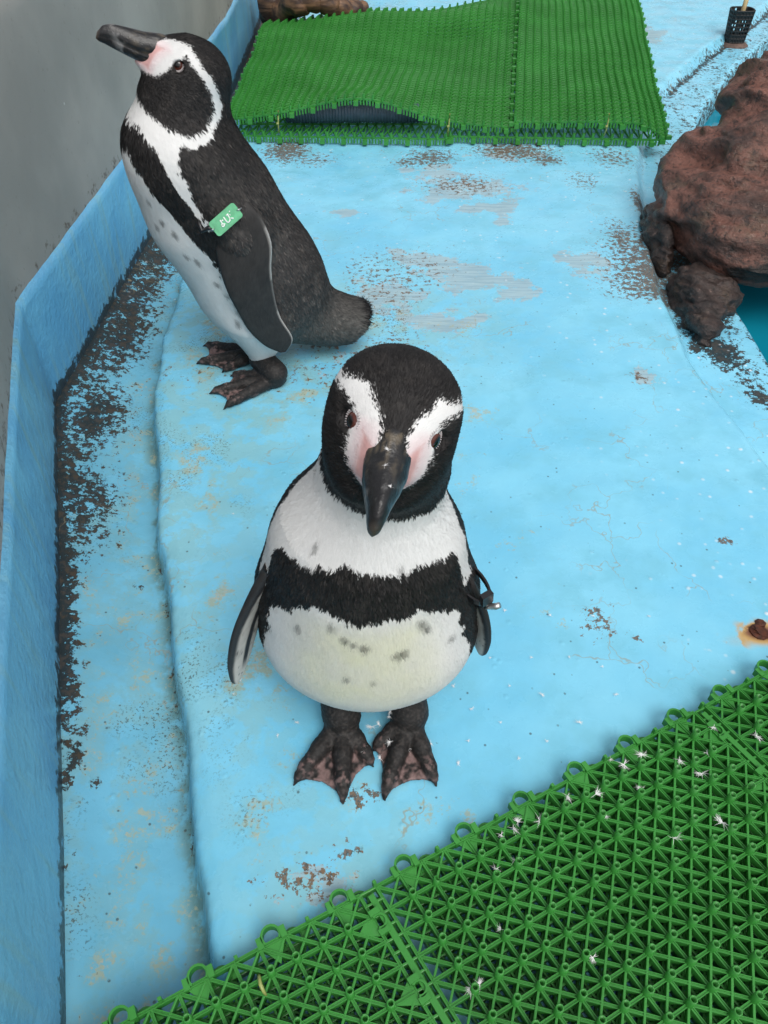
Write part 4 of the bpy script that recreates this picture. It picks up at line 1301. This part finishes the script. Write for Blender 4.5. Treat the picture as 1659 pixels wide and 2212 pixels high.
# ---- flippers: lofted blades
def flipper_mesh(Ls, Ts, th, out, n=31):
    Ls = np.asarray(Ls, float); Ts = np.asarray(Ts, float)
    K = 70
    tt = np.linspace(0, 1, len(Ls)); tk = np.linspace(0, 1, K)
    def spl(A):
        # Catmull-Rom resample
        B = []
        for x in tk:
            s = x * (len(A) - 1); i = min(int(s), len(A) - 2); r = s - i
            p0, p1, p2, p3 = A[max(i - 1, 0)], A[i], A[i + 1], A[min(i + 2, len(A) - 1)]
            B.append(0.5 * ((2 * p1) + (-p0 + p2) * r + (2 * p0 - 5 * p1 + 4 * p2 - p3) * r * r + (-p0 + 3 * p1 - 3 * p2 + p3) * r ** 3))
        return np.array(B)
    A, B = spl(Ls), spl(Ts)
    V, C, F = [], [], []
    for k in range(K):
        ch = B[k] - A[k]
        sp = (A[min(k + 1, K - 1)] + B[min(k + 1, K - 1)] - A[max(k - 1, 0)] - B[max(k - 1, 0)])
        nn = np.cross(ch, sp)
        nn = nn / (np.linalg.norm(nn) + 1e-9)
        if nn @ out < 0: nn = -nn
        t_ = th * (1.15 - 0.75 * tk[k])
        ring = [(i / (n - 1), 1) for i in range(n)] + [(i / (n - 1), -1) for i in range(n - 2, 0, -1)]
        for (x, sd_) in ring:
            prof = math.sqrt(max(0.0, 1 - abs(2 * x - 1) ** 2.6)) * (1.25 - 0.5 * x)
            p = A[k] + ch * x + nn * (sd_ * 0.5 * t_ * prof)
            V.append(p)
            C.append((x, tk[k], sd_))
    m = 2 * n - 2
    for k in range(K - 1):
        for i in range(m):
            j = (i + 1) % m
            F.append((k * m + i, k * m + j, (k + 1) * m + j, (k + 1) * m + i))
    # orient outward
    V = np.array(V); C = np.array(C)
    c0 = V[:m].mean(0)
    nrm0 = np.cross(V[F[3][1]] - V[F[3][0]], V[F[3][2]] - V[F[3][0]])
    if nrm0 @ (V[F[3][0]] - (A[0] + B[0]) / 2) < 0:
        F = [f[::-1] for f in F]
    F.append(tuple(range(m)))
    F.append(tuple((K - 1) * m + i for i in range(m)))
    return V, F, C
def flipper_color(V, C):
    x, t, sd_ = C[:, 0], C[:, 1], C[:, 2]
    n1 = fbm(V * 90, 3, 3); n2 = fbm(V * 300, 2, 4)
    n3 = fbm(V * 520, 2, 14)
    outer = np.array([0.022, 0.0205, 0.020]) * (0.35 + 0.8 * n1[:, None] + 0.9 * n3[:, None])
    edge = (sst(0.955, 0.985, x) * sst(0.12, 0.25, t) * (0.35 + 0.65 * (np.sin(t * 420) > -0.3)))[:, None]
    outer = outer * (1 - edge) + edge * np.array([0.55, 0.53, 0.5])
    inner = np.array([0.56, 0.53, 0.49]) * (0.75 + 0.5 * n1[:, None])
    lead = sst(0.26, 0.14, x + 0.05 * (n1 - 0.5) + 0.14 * (t - 0.1))[:, None]
    str_ = (sst(0.13, 0.07, np.abs(x - 0.58 + 0.06 * (n1 - 0.5))) * sst(0.70, 0.58, t) * sst(0.12, 0.22, t))[:, None]
    root = sst(0.22, 0.08, t + 0.1 * (n1 - 0.5))[:, None]
    spk = (sst(0.72, 0.80, n2) * 0.8)[:, None]
    dk = np.clip(lead + str_ + root + spk, 0, 1)
    inner = inner * (1 - dk) + dk * np.array([0.03, 0.03, 0.033])
    return np.where(sd_[:, None] > 0, outer, inner)

# ---- webbed feet
def foot_mesh(leg_top, ankle, tips, r=1.16, h=0.0013):
    leg_top = np.asarray(leg_top, float); ankle = np.asarray(ankle, float)
    tips = [np.asarray(t, float) for t in tips]
    root = ankle + np.array([0, 0, -ankle[2] + 0.013])
    toes = []
    for k, tp in enumerate(tips):
        d = tp - root; L = np.linalg.norm(d[:2])
        perp = nrm(np.array([-d[1], d[0], 0]))
        b0 = root + perp * 0.010 * (k - 1) * 0 + d * 0.05
        k1 = root + d * 0.45 + np.array([0, 0, 0.0035]); k1[2] = 0.0105
        k2 = root + d * 0.74; k2[2] = 0.0085
        cl = root + d * 0.88; cl[2] = 0.0075
        tip = np.array([tp[0], tp[1], 0.0015])
        toes.append((b0, k1, k2, cl, tip))
    webs = [(root + np.array([0, 0, -0.006]), a[3] * [1, 1, 0] + [0, 0, 0.004], b[3] * [1, 1, 0] + [0, 0, 0.004]) for a, b in zip(toes, toes[1:])]
    def f(P):
        d = rcone(P, leg_top, ankle, 0.0195 * r, 0.0165 * r)
        d = smin(d, rcone(P, ankle, root, 0.0165 * r, 0.0135 * r), 0.012)
        for (b0, k1, k2, cl, tip) in toes:
            t = rcone(P, b0, k1, 0.0105 * r, 0.0088 * r)
            t = smin(t, rcone(P, k1, k2, 0.0088 * r, 0.0070 * r), 0.004)
            t = smin(t, rcone(P, k2, cl, 0.0070 * r, 0.0052 * r), 0.004)
            t = smin(t, rcone(P, cl + [0, 0, 0.001], tip, 0.0042 * r, 0.0010), 0.002)
            d = smin(d, t, 0.005)
        w = None
        for (a, b, c) in webs:
            mid = (b + c) / 2
            inn = a + (mid - a) * 0.93
            e = np.minimum(tri_plate(P, a, b, inn, 0.0020) if np.cross(b - a, inn - a)[2] > 0 else tri_plate(P, a, inn, b, 0.0020),
                           tri_plate(P, a, inn, c, 0.0020) if np.cross(inn - a, c - a)[2] > 0 else tri_plate(P, a, c, inn, 0.0020))
            w = e if w is None else np.minimum(w, e)
        d = smin(d, w, 0.005)
        # wrinkled scaly skin
        return d + 0.0004 * np.sin(P[:, 0] * 900 + 3 * np.sin(P[:, 1] * 300)) * np.sin(P[:, 1] * 1300 + P[:, 2] * 900)
    allp = np.array([leg_top, ankle, root] + [q for t in toes for q in t])
    V, F = surface_nets(f, allp.min(0) - 0.024, allp.max(0) + 0.024, h)
    # colour: black toes and claws, pinkish worn webs
    P32 = V.astype(np.float32)
    td = np.min([np.minimum(rcone(P32, t[0], t[1], 0.0095, 0.0085), np.minimum(rcone(P32, t[1], t[2], 0.0085, 0.0066), rcone(P32, t[2], t[4], 0.0066, 0.002))) for t in toes], 0)
    n1 = fbm(V * 160, 3, 3); n2 = fbm(V * 420, 2, 6)
    dark = np.array([0.017, 0.0155, 0.015]) * (0.5 + 1.0 * n1[:, None]) + np.array([0.09, 0.075, 0.068]) * np.clip(n2 - 0.5, 0, 1)[:, None]
    web = sst(0.0012, 0.0055, td + 0.006 * (n1 - 0.5)) * sst(0.013, 0.008, V[:, 2]) * sst(0.020, 0.035, np.linalg.norm(V[:, :2] - root[:2], axis=1))
    knk = np.max([sst(0.016, 0.006, np.linalg.norm(V - t[2], axis=1)) for t in toes], 0) * sst(0.56, 0.66, fbm(V * 230, 2, 12))
    w = np.clip(np.maximum(web * sst(0.30, 0.62, n1) * 0.95, knk * 0.8), 0, 1)[:, None]
    col = dark * (1 - w) + w * (np.array([0.20, 0.130, 0.122]) * (0.6 + 0.8 * n2[:, None]))
    return V, F, col

# ---- bill: lofted, with hooked tip and lower mandible
def bill_mesh(po, Lb):
    K, n = 60, 44
    V, C, F = [], [], []
    T = np.linspace(0, 1, K)
    for t in T:
        f = 0.008 + (Lb - 0.008) * (1 - (1 - t) ** 1.12)
        w = tab([(0, 0.0165), (0.12, 0.0175), (0.45, 0.0158), (0.6, 0.0125), (0.75, 0.0086), (0.88, 0.0064), (0.96, 0.0046), (1, 0.0012)], t)
        top = tab([(0, 0.0240), (0.1, 0.0265), (0.22, 0.0245), (0.4, 0.0190), (0.65, 0.0150), (0.82, 0.0120), (0.93, 0.0060), (1, -0.0045)], t)
        bot = tab([(0, -0.0195), (0.25, -0.0185), (0.5, -0.0170), (0.7, -0.0155), (0.84, -0.0140), (0.93, -0.0140), (1, -0.0120)], t)
        gro = tab([(0, 0.06), (0.5, 0.10), (0.85, 0.05), (1, 0)], t)
        for i in range(n):
            a = 2 * math.pi * i / n
            ca, sa = math.cos(a), math.sin(a)
            mid = (top + bot) / 2; hh = (top - bot) / 2
            x = w * math.copysign(abs(ca) ** 0.85, ca)
            y = mid + hh * math.copysign(abs(sa) ** 0.95, sa)
            # groove between upper and lower half, and a ridge line on the culmen
            v = (y - (mid - 0.18 * hh)) / hh
            x *= 1 - gro * math.exp(-(v / 0.10) ** 2) * 2.2
            x *= 1 - 0.35 * max(0, v - 0.55)
            x *= 1 + 0.035 * math.sin(t * 40 + 5 * sa) * math.sin(11 * a + t * 9) * (1 - t)
            V.append(po.h(f, x, y - 0.0022)); C.append((t, sa, ca))
    for k in range(K - 1):
        for i in range(n):
            j = (i + 1) % n
            F.append((k * n + i, k * n + j, (k + 1) * n + j, (k + 1) * n + i))
    F.append(tuple((K - 1) * n + i for i in range(n)))
    V = np.array(V); C = np.array(C)
    q = po.to_head(V)
    n1 = fbm(q * [70, 420, 420], 3, 41); n2 = fbm(q * 120, 3, 44)
    col = np.array([0.0135, 0.0135, 0.0145]) * (0.25 + 1.6 * n1[:, None])
    br = (sst(0.50, 0.62, n1) * sst(0.75, 0.2, C[:, 0]) * sst(0.35, 0.6, n2))[:, None] * 0.9
    col = col * (1 - br) + br * np.array([0.110, 0.088, 0.060])
    band = (np.exp(-((C[:, 0] - 0.66 - 0.10 * C[:, 1]) / 0.10) ** 2) * sst(0.48, 0.66, n2))[:, None] * 0.8
    col = col * (1 - band) + band * np.array([0.20, 0.20, 0.20])
    tip = sst(0.93, 1.0, C[:, 0])[:, None] * 0.5
    col = col * (1 - tip) + tip * np.array([0.10, 0.075, 0.055])
    return V, F, col

def uv_sphere(c, r, ax, nu=24, nv=16):
    """sphere whose pole is ax; returns polar angle"""
    ax = nrm(ax)
    a = nrm(np.cross(ax, (0.3, 0.2, 0.9))); b = np.cross(ax, a)
    V, A, F = [c + ax * r], [0], []
    for j in range(1, nv):
        th = math.pi * j / nv
        for i in range(nu):
            ph = 2 * math.pi * i / nu
            V.append(c + r * (math.cos(th) * ax + math.sin(th) * (math.cos(ph) * a + math.sin(ph) * b))); A.append(th)
    V.append(c - ax * r); A.append(math.pi)
    for i in range(nu):
        F.append((0, 1 + i, 1 + (i + 1) % nu))
    for j in range(nv - 2):
        for i in range(nu):
            p = 1 + j * nu
            F.append((p + i, p + nu + i, p + nu + (i + 1) % nu, p + (i + 1) % nu))
    p = 1 + (nv - 2) * nu
    for i in range(nu):
        F.append((p + i, len(V) - 1, p + (i + 1) % nu))
    return np.array(V), F, np.array(A)

def col_mat(name, rough, spec=0.4, sheen=0.0, bmp=0.0, bscale=500, coat=0.0):
    m, nt, b = new_mat(name)
    a = attr(nt, 'col')
    nt.links.new(a.outputs['Color'], b.inputs['Base Color'])
    b.inputs['Roughness'].default_value = rough
    b.inputs['Specular IOR Level'].default_value = spec
    b.inputs['Sheen Weight'].default_value = sheen
    b.inputs['Sheen Roughness'].default_value = 0.5
    b.inputs['Coat Weight'].default_value = coat
    b.inputs['Coat Roughness'].default_value = 0.12
    if bmp:
        tc = N(nt, 'ShaderNodeTexCoord').outputs['Object']
        bump(nt, b, noise(nt, tc, bscale, 3), bmp, 0.0008)
    return m
M_FEATHER = col_mat('plumage', 0.62, 0.28)
M_BODY = col_mat('skin_and_down', 0.6, 0.3, bmp=0.5)
M_BILL = col_mat('horn', 0.32, 0.45, bmp=0.6, bscale=420)
M_EYE = col_mat('eye', 0.08, 0.6)
M_LID = col_mat('eyelid', 0.55, 0.3)

def build_penguin(name, po, shape, pat, flips, feet, nfe, bill_len, wid, label):
    sdf = body_sdf(po, shape)
    pts = [po.ho + 0.075, po.ho - 0.075]
    for (c, r, ang) in shape['ell']:
        pts += [po.b(*c) + max(r[:2]) * 1.1, po.b(*c) - max(r[:2]) * 1.1]
    for (a_, ra, b_, rb, k_) in shape['cones']:
        pts += [po.b(*a_) + ra, po.b(*a_) - ra, po.b(*b_) + rb, po.b(*b_) - rb]
    for (c, r, ang) in shape.get('tail', []):
        pts += [po.b(*c) - po.f * (r[0] + 0.01), po.b(*c) - po.l * r[1], po.b(*c) + po.l * r[1]]
    lo = np.min(pts, 0) - 0.012; hi = np.max(pts, 0) + 0.012
    lo[2] = 0.008; hi[2] = po.ho[2] + 0.07
    V, F = surface_nets(sdf, lo, hi, 0.0028)
    col, _ = plumage_color(po, pat, V, np.zeros(len(V)), 0.0016)
    base = Vector(po.base)
    root = empty(name, base)
    inv = -po.base
    VV, FF, CC = [V], [list(map(tuple, F.tolist()))], [col]
    n = len(V)
    def addm(v, f, c):
        nonlocal n
        VV.append(v); FF.append([tuple(n + i for i in q) for q in f]); CC.append(c); n += len(v)
    for (Ls, Ts, th, out) in flips:
        v, f, c = flipper_mesh(Ls, Ts, th, np.asarray(out, float))
        addm(v, f, flipper_color(v, c))
    for (lt, an, tips) in feet:
        v, f, c = foot_mesh(lt, an, tips)
        addm(v, f.tolist(), c)
    body = mesh_obj('body', np.concatenate(VV) + inv, sum(FF, []), M_BODY, root)
    cattr(body, np.concatenate(CC))
    class Q: pass
    o = feathers(po, pat, sdf, V, F, nfe, root, M_FEATHER, wid)
    o.location = inv
    v, f, c = bill_mesh(po, bill_len)
    o = mesh_obj('bill', v + inv, f, M_BILL, root); cattr(o, c)
    for sg in (-1, 1):
        axis = po.hl * sg * 0.84 + po.hf * 0.45 + po.hu * 0.26
        c0 = po.h(0.0090 + po.eye[0], sg * (0.0248 - po.eye[0] * 0.35), 0.0055 + po.eye[1])
        v, f, A = uv_sphere(c0, 0.0096, axis)
        cc = np.where((A < 0.40)[:, None], np.array([0.002, 0.002, 0.002]), np.array([0.085, 0.022, 0.014]))
        cc = np.where((A > 1.02)[:, None], np.array([0.10, 0.08, 0.075]), cc)
        e = mesh_obj('eye', v + inv, f, M_EYE, root); cattr(e, cc)
        # ring of tiny pale feathers round the lid
        m = MB()
        ax = nrm(axis); a = nrm(np.cross(ax, po.hu)); b = np.cross(ax, a)
        m.tube([c0 + ax * 0.0058 + 0.0072 * (math.cos(k * math.pi / 12) * a * 0.95 + math.sin(k * math.pi / 12) * b) for k in range(25)], 0.0010, 6, cap=False)
        for k in range(30):
            an = 2 * math.pi * k / 30
            dr = math.cos(an) * a * 0.95 + math.sin(an) * b
            p = c0 + ax * 0.0058 + 0.0080 * dr
            m.tube([p, p + ax * 0.0010 + dr * 0.0012, p + dr * 0.0024], [0.0006, 0.0007, 0.0002], 5)
        r = MB.build(m, 'eye_ring', M_LID, root, True)
        r.data.transform(Matrix.Translation(Vector(inv)))
        cattr(r, np.tile(np.array([[0.46, 0.42, 0.42]]), (len(r.data.vertices), 1)))
    tag(root, label, 'penguin')
    return root, sdf
PAT_A = dict(
    axis=[(0, 0), (0.15, 0), (0.225, 0.012), (0.31, 0.026), (0.4, 0.04), (0.45, 0.045)],
    back=[(0.0, 84), (0.225, 84), (0.26, 90), (0.30, 94), (0.32, 105), (0.34, 117), (0.40, 125), (0.46, 130)],
    ztop=[(0, 0.311), (14, 0.310), (27, 0.302), (43, 0.303), (60, 0.298), (72, 0.290), (78, 0.282), (83, 0.26)],
    zbot=[(0, 0.248), (20, 0.254), (35, 0.254), (45, 0.242), (57, 0.226), (66, 0.215), (78, 0.20)],
    bandmax=74, flank=[(0.0, 95), (0.10, 80), (0.13, 70), (0.18, 65), (0.22, 64), (0.24, 66)], flank_top=0.235,
    skirt=[(0, 0), (80, 0.11), (100, 0.07), (120, 0.03), (180, 0.0)],
    spots=[(-19, 0.237, 0.0045), (-10, 0.222, 0.004), (-5, 0.218, 0.004), (1, 0.214, 0.0045), (20, 0.197, 0.0045), (24, 0.199, 0.0045),
           (38, 0.229, 0.005), (41, 0.219, 0.004), (-42, 0.215, 0.003), (-42, 0.319, 0.004), (32, 0.305, 0.004), (-9, 0.164, 0.0025), (6, 0.160, 0.003), (56, 0.183, 0.003)],
    chin=-0.085, cream=(0.08, 0.15))
PAT_B = dict(
    axis=[(0, -0.02), (0.165, -0.01), (0.285, 0.045), (0.38, 0.075), (0.44, 0.056)],
    back=[(0.0, 90), (0.29, 84), (0.318, 83), (0.346, 82), (0.37, 81), (0.395, 80), (0.410, 80), (0.424, 96), (0.432, 114), (0.442, 136), (0.47, 150)],
    ztop=[(0, 0.430), (20, 0.428), (38, 0.424), (57, 0.406), (66, 0.392), (71, 0.372), (74, 0.343), (78, 0.316), (82, 0.29)],
    zbot=[(0, 0.385), (24, 0.392), (34, 0.382), (42, 0.366), (47, 0.348), (53, 0.322), (59, 0.298), (64, 0.272), (68, 0.248), (74, 0.235)],
    bandmax=80, flank=[(0.0, 95), (0.07, 88), (0.10, 80), (0.14, 72), (0.18, 68), (0.22, 66), (0.25, 69), (0.30, 74)], flank_top=0.300,
    skirt=[(0, 0), (70, 0.09), (86, 0.085), (100, 0.07), (112, 0.02), (180, 0.0)],
    spots=[(40, 0.30, 0.004), (48, 0.285, 0.004), (30, 0.29, 0.0035), (52, 0.24, 0.004), (45, 0.25, 0.0035), (55, 0.20, 0.004), (60, 0.165, 0.004), (62, 0.15, 0.004), (35, 0.33, 0.003), (57, 0.18, 0.003), (58, 0.13, 0.004)],
    chin=-0.068, brown=True)

def G(u, v, z=0.006):
    return px(u, v, z)
FEET_A = [(POSE_A.b(0.022, -0.042, 0.075), G(738, 1545, 0.024), [G(634, 1692), G(741, 1733), G(806, 1652)]),
          (POSE_A.b(0.022, 0.042, 0.075), G(884, 1540, 0.024), [G(806, 1618), G(828, 1724), G(943, 1695)])]
def flip_a(sg):
    po = POSE_A
    if sg < 0:
        R, T = np.array([-0.106, 0.480, 0.250]), np.array([-0.163, 0.468, 0.066]); ch = nrm((0.56, 0.82, 0.1))
    else:
        R, T = np.array([0.068, 0.486, 0.250]), np.array([0.107, 0.492, 0.086]); ch = nrm((-0.52, 0.85, 0.1))
    st = [(0.0, 0.028), (0.2, 0.046), (0.45, 0.054), (0.7, 0.048), (0.88, 0.034), (0.97, 0.018), (1.0, 0.004)]
    Ls, Ts = [], []
    for t, w in st:
        c = R + (T - R) * t + np.array([sg * 0.010 * math.sin(math.pi * t), 0, 0])
        Ls.append(c - ch * w * 0.35); Ts.append(c + ch * w * 0.65)
    return (Ls, Ts, 0.0105, (sg, -0.1, 0))
def flip_b():
    po = POSE_B
    L = [(0.050, 0.318), (0.058, 0.282), (0.0575, 0.241), (0.051, 0.200), (0.040, 0.165), (0.027, 0.128), (0.004, 0.094), (-0.018, 0.077)]
    T = [(0.012, 0.338), (-0.012, 0.312), (-0.025, 0.270), (-0.020, 0.230), (-0.020, 0.189), (-0.026, 0.145), (-0.043, 0.100), (-0.030, 0.076)]
    o = [0.082, 0.098, 0.107, 0.112, 0.112, 0.110, 0.108, 0.106]
    a = ([po.b(s, k, z) for (s, z), k in zip(L, o)], [po.b(s, k + 0.001, z) for (s, z), k in zip(T, o)], 0.012, po.l)
    b = ([po.b(s, -k, z) for (s, z), k in zip(L, o)], [po.b(s, -k - 0.001, z) for (s, z), k in zip(T, o)], 0.012, -po.l)
    return [a, b]
FEET_B = [(POSE_B.b(0.006, 0.052, 0.034), G(594, 806, 0.024), [G(482, 879), G(451, 846), G(498, 808)]),
          (POSE_B.b(0.006, -0.052, 0.034), G(556, 752, 0.024), [G(479, 800), G(423, 782), G(438, 743)])]
pen_a, sdf_a = build_penguin('penguin', POSE_A, SHAPE_A, PAT_A, [flip_a(-1), flip_a(1)], FEET_A, 110000, 0.0900, 0.0018,
                      'penguin facing forward with tilted head and yellowish belly beside the studded green mat')
pen_b, sdf_b = build_penguin('penguin', POSE_B, SHAPE_B, PAT_B, flip_b(), FEET_B, 80000, 0.106, 0.0022,
                      'penguin in profile with raised bill and green tag on its flipper')
# ------------------------------------------------------------------ name tag, flipper band, down on feet and bill
def on_plane(u, v, P0, n):
    xc = (u - 829.5) / 1661.0; yc = -(v - 1106) / 1661.0; c = math.sqrt(0.5)
    d = np.array([xc, yc * c + c, yc * c - c]); C0 = np.array([0, 0, CAM_H])
    return C0 + d * (((P0 - C0) @ n) / (d @ n))
tn = nrm(POSE_B.l + np.array([0, 0, 0.42]))          # the tag lies on the sloping shoulder
tp0 = POSE_B.b(0.036, 0.119, 0.312)
zc = lambda x, y: on_plane((800 + x * 0.1085) * 0.5486, (780 + y * 0.1085) * 0.5486, tp0, tn)
c00, c10, c01 = zc(165, 930), zc(1065, 135), zc(560, 1430)
ta, tb = c10 - c00, c01 - c00
tb = tb - nrm(ta) * (tb @ nrm(ta))
tagp = empty('name_tag', (c00 + (ta + tb) / 2))
M_TAG = simple('green_tag_plastic', sr(96, 176, 130), 0.35, var=0.12, scale=120)
M_INK = simple('white_ink', (0.82, 0.85, 0.82), 0.5)
M_WIRE = simple('steel_wire', (0.55, 0.55, 0.55), 0.3)
M_WIRE.node_tree.nodes['Principled BSDF'].inputs['Metallic'].default_value = 0.9
tinv = Matrix.Translation(Vector(-(c00 + (ta + tb) / 2)))
def rrect(mb, x0, x1, y0, y1, r, z0, z1):
    la, lb_ = np.linalg.norm(ta), np.linalg.norm(tb)
    pts = []
    for (cx, cy, a0) in ((x1 - r / la, y1 - r / lb_, 0), (x0 + r / la, y1 - r / lb_, 90), (x0 + r / la, y0 + r / lb_, 180), (x1 - r / la, y0 + r / lb_, 270)):
        for k in range(5):
            a = math.radians(a0 + 90 * k / 4)
            pts.append((cx + r / la * math.cos(a), cy + r / lb_ * math.sin(a)))
    n = len(pts)
    V = [c00 + ta * x + tb * y + tn * z0 for x, y in pts] + [c00 + ta * x + tb * y + tn * z1 for x, y in pts]
    F = [tuple(range(n)), tuple(range(2 * n - 1, n - 1, -1))] + [(i, n + i, n + (i + 1) % n, (i + 1) % n) for i in range(n)]
    mb.add(V, F)
mb = MB()
rrect(mb, 0, 1, 0, 1, 0.004, 0, 0.0028)
o = mb.build('plate', M_TAG, tagp); o.data.transform(tinv)
mb = MB()
rrect(mb, 0.10, 0.97, 0.06, 0.94, 0.003, 0.0028, 0.0034)
o = mb.build('cover', M_TAG, tagp); o.data.transform(tinv)
def tag_pt(x, y, h=0.0036):
    q = np.linalg.solve(np.array([[900.0, 395.0], [-795.0, 500.0]]), np.array([x - 165.0, y - 930.0]))
    return c00 + ta * q[0] + tb * q[1] + tn * h
STROKES = [[(600, 800), (640, 865), (690, 945)], [(655, 830), (715, 800)], [(705 + 52 * math.cos(k * 0.7), 985 + 50 * math.sin(k * 0.7)) for k in range(10)], [(750, 950), (790, 935)],
           [(725, 690), (790, 790), (860, 880), (918, 882), (965, 805), (940, 720), (895, 640), (850, 575)], [(820, 640), (900, 575)], [(930, 470), (955, 505)], [(950, 625), (968, 600)], [(990, 730), (1095, 735)]]
mb = MB()
for st in STROKES:
    mb.tube([tag_pt(*q) for q in st], 0.00105, 6)
o = mb.build('lettering', M_INK, tagp, True); o.data.transform(tinv)
for (x, y, dx, dy) in ((1250, 420, 120, -60), (350, 1130, -90, 40)):
    mb = MB()
    mb.tube([tag_pt(x - dx * 0.6, y - dy * 0.6, 0.002), tag_pt(x, y, 0.006), tag_pt(x + dx, y + dy, 0.003), tag_pt(x + dx * 0.7, y + dy * 0.7 + 40, -0.004), tag_pt(x, y + 30, 0.004)], 0.0008, 6)
    o = mb.build('wire_ring', M_WIRE, tagp, True); o.data.transform(tinv)
tag(tagp, 'green plastic name tag with white handwriting wired to the flipper', 'name tag')
# its black strap under the flipper edge
mb = MB()
s0 = tag_pt(200, 1080, -0.002)
mb.tube([tag_pt(330, 1120, 0.0), s0, s0 + POSE_B.f * 0.010 + np.array([0, 0, -0.004]) - tn * 0.006, s0 + POSE_B.f * 0.012 + np.array([0, 0, 0.010]) - tn * 0.010], 0.0035, 8)
tag(mb.build('tag_strap', simple('black_strap', (0.012, 0.012, 0.014), 0.35), None, True), 'short black strap holding the green name tag at the flipper root', 'strap')

M_BAND = simple('black_band', (0.014, 0.014, 0.016), 0.35)
band = empty('flipper_band', (0.086, 0.47, 0.235))
bi = Matrix.Translation(Vector((-0.086, -0.47, -0.235)))
mb = MB()
cc = np.array([0.0845, 0.481, 0.222]); ch = nrm((-0.52, 0.85, 0.1)); nn_ = nrm(np.cross(ch, (0.14, 0.06, -1))); up = np.cross(nn_, ch)
ring = []
for k in range(25):
    a = 2 * math.pi * k / 24
    ring.append(cc + ch * 0.026 * math.cos(a) + nn_ * 0.0115 * math.sin(a))
V, F = [], []
for p_ in ring:
    V += [p_ - up * 0.004, p_ + up * 0.004]
for k in range(24):
    F.append((2 * k, 2 * k + 2, 2 * k + 3, 2 * k + 1))
mb.add(V, F)
o = mb.build('strap', M_BAND, band); o.data.transform(bi); so = o.modifiers.new('t', 'SOLIDIFY'); so.thickness = 0.002
mb = MB()
front = cc - ch * 0.028 + np.array([-0.002, 0, 0.008])
mb.box(front, nn_ * 0.006, ch * 0.003, up * 0.008)
mb.box(front + up * 0.012 + nn_ * -0.002, nn_ * 0.004, ch * 0.002, up * 0.006)
mb.tube([front + up * 0.010, front + up * 0.022 + np.array([-0.002, 0.004, 0.002]), front + up * 0.036 + np.array([-0.008, 0.012, 0.004])], 0.0030, 6)
o = mb.build('buckle', M_BAND, band); o.data.transform(bi)
mb = MB()
mb.tube([front + up * 0.016, front + up * 0.014 + np.array([0.009, -0.002, 0.001]), front + up * 0.010 + np.array([0.013, -0.002, 0])], [0.003, 0.0036, 0.003], 8)
o = mb.build('clasp', M_WIRE, band, True); o.data.transform(bi)
tag(band, 'black strap band with a metal clasp round the front penguin flipper', 'band')

# white down stuck to the feet and the bill of the front penguin
def down_on(p, s, lb, gp, M0=None):
    o = link_mesh('down_feather', tufts[rd.randrange(5)], None, Matrix.Translation(Vector(p)) @ Matrix.Rotation(rd.uniform(0, 6.28), 4, 'Z') @ Matrix.Rotation(rd.uniform(-0.3, 0.3), 4, 'X') @ Matrix.Diagonal((s, s, s, 1)))
    tag(o, lb, 'feather', gp)
zf = lambda x, y, z: px((1050 + x * 0.482) * 0.5486, (2650 + y * 0.482) * 0.5486, z)
for (x, y, z) in ((1090, 390, 0.024), (1170, 350, 0.026), (1090, 450, 0.020), (1230, 410, 0.022), (1010, 305, 0.034), (1010, 560, 0.018), (1060, 690, 0.014), (860, 440, 0.02), (1340, 570, 0.014), (1180, 480, 0.014), (800, 620, 0.016), (930, 700, 0.012), (1000, 350, 0.03), (920, 420, 0.024), (1140, 620, 0.012)):
    down_on(zf(x, y, z), rd.uniform(0.4, 0.75), 'tiny white down feather sticking to the webbed foot of the front penguin', 'down feathers on the feet')
for (f_, l_, u_) in ((0.040, -0.003, 0.019), (0.052, -0.003, 0.016), (0.066, 0.004, 0.013)):
    down_on(POSE_A.h(f_, l_, u_), 0.30, 'tiny white down feather sticking to the dark bill of the front penguin', 'down feathers on the bill')
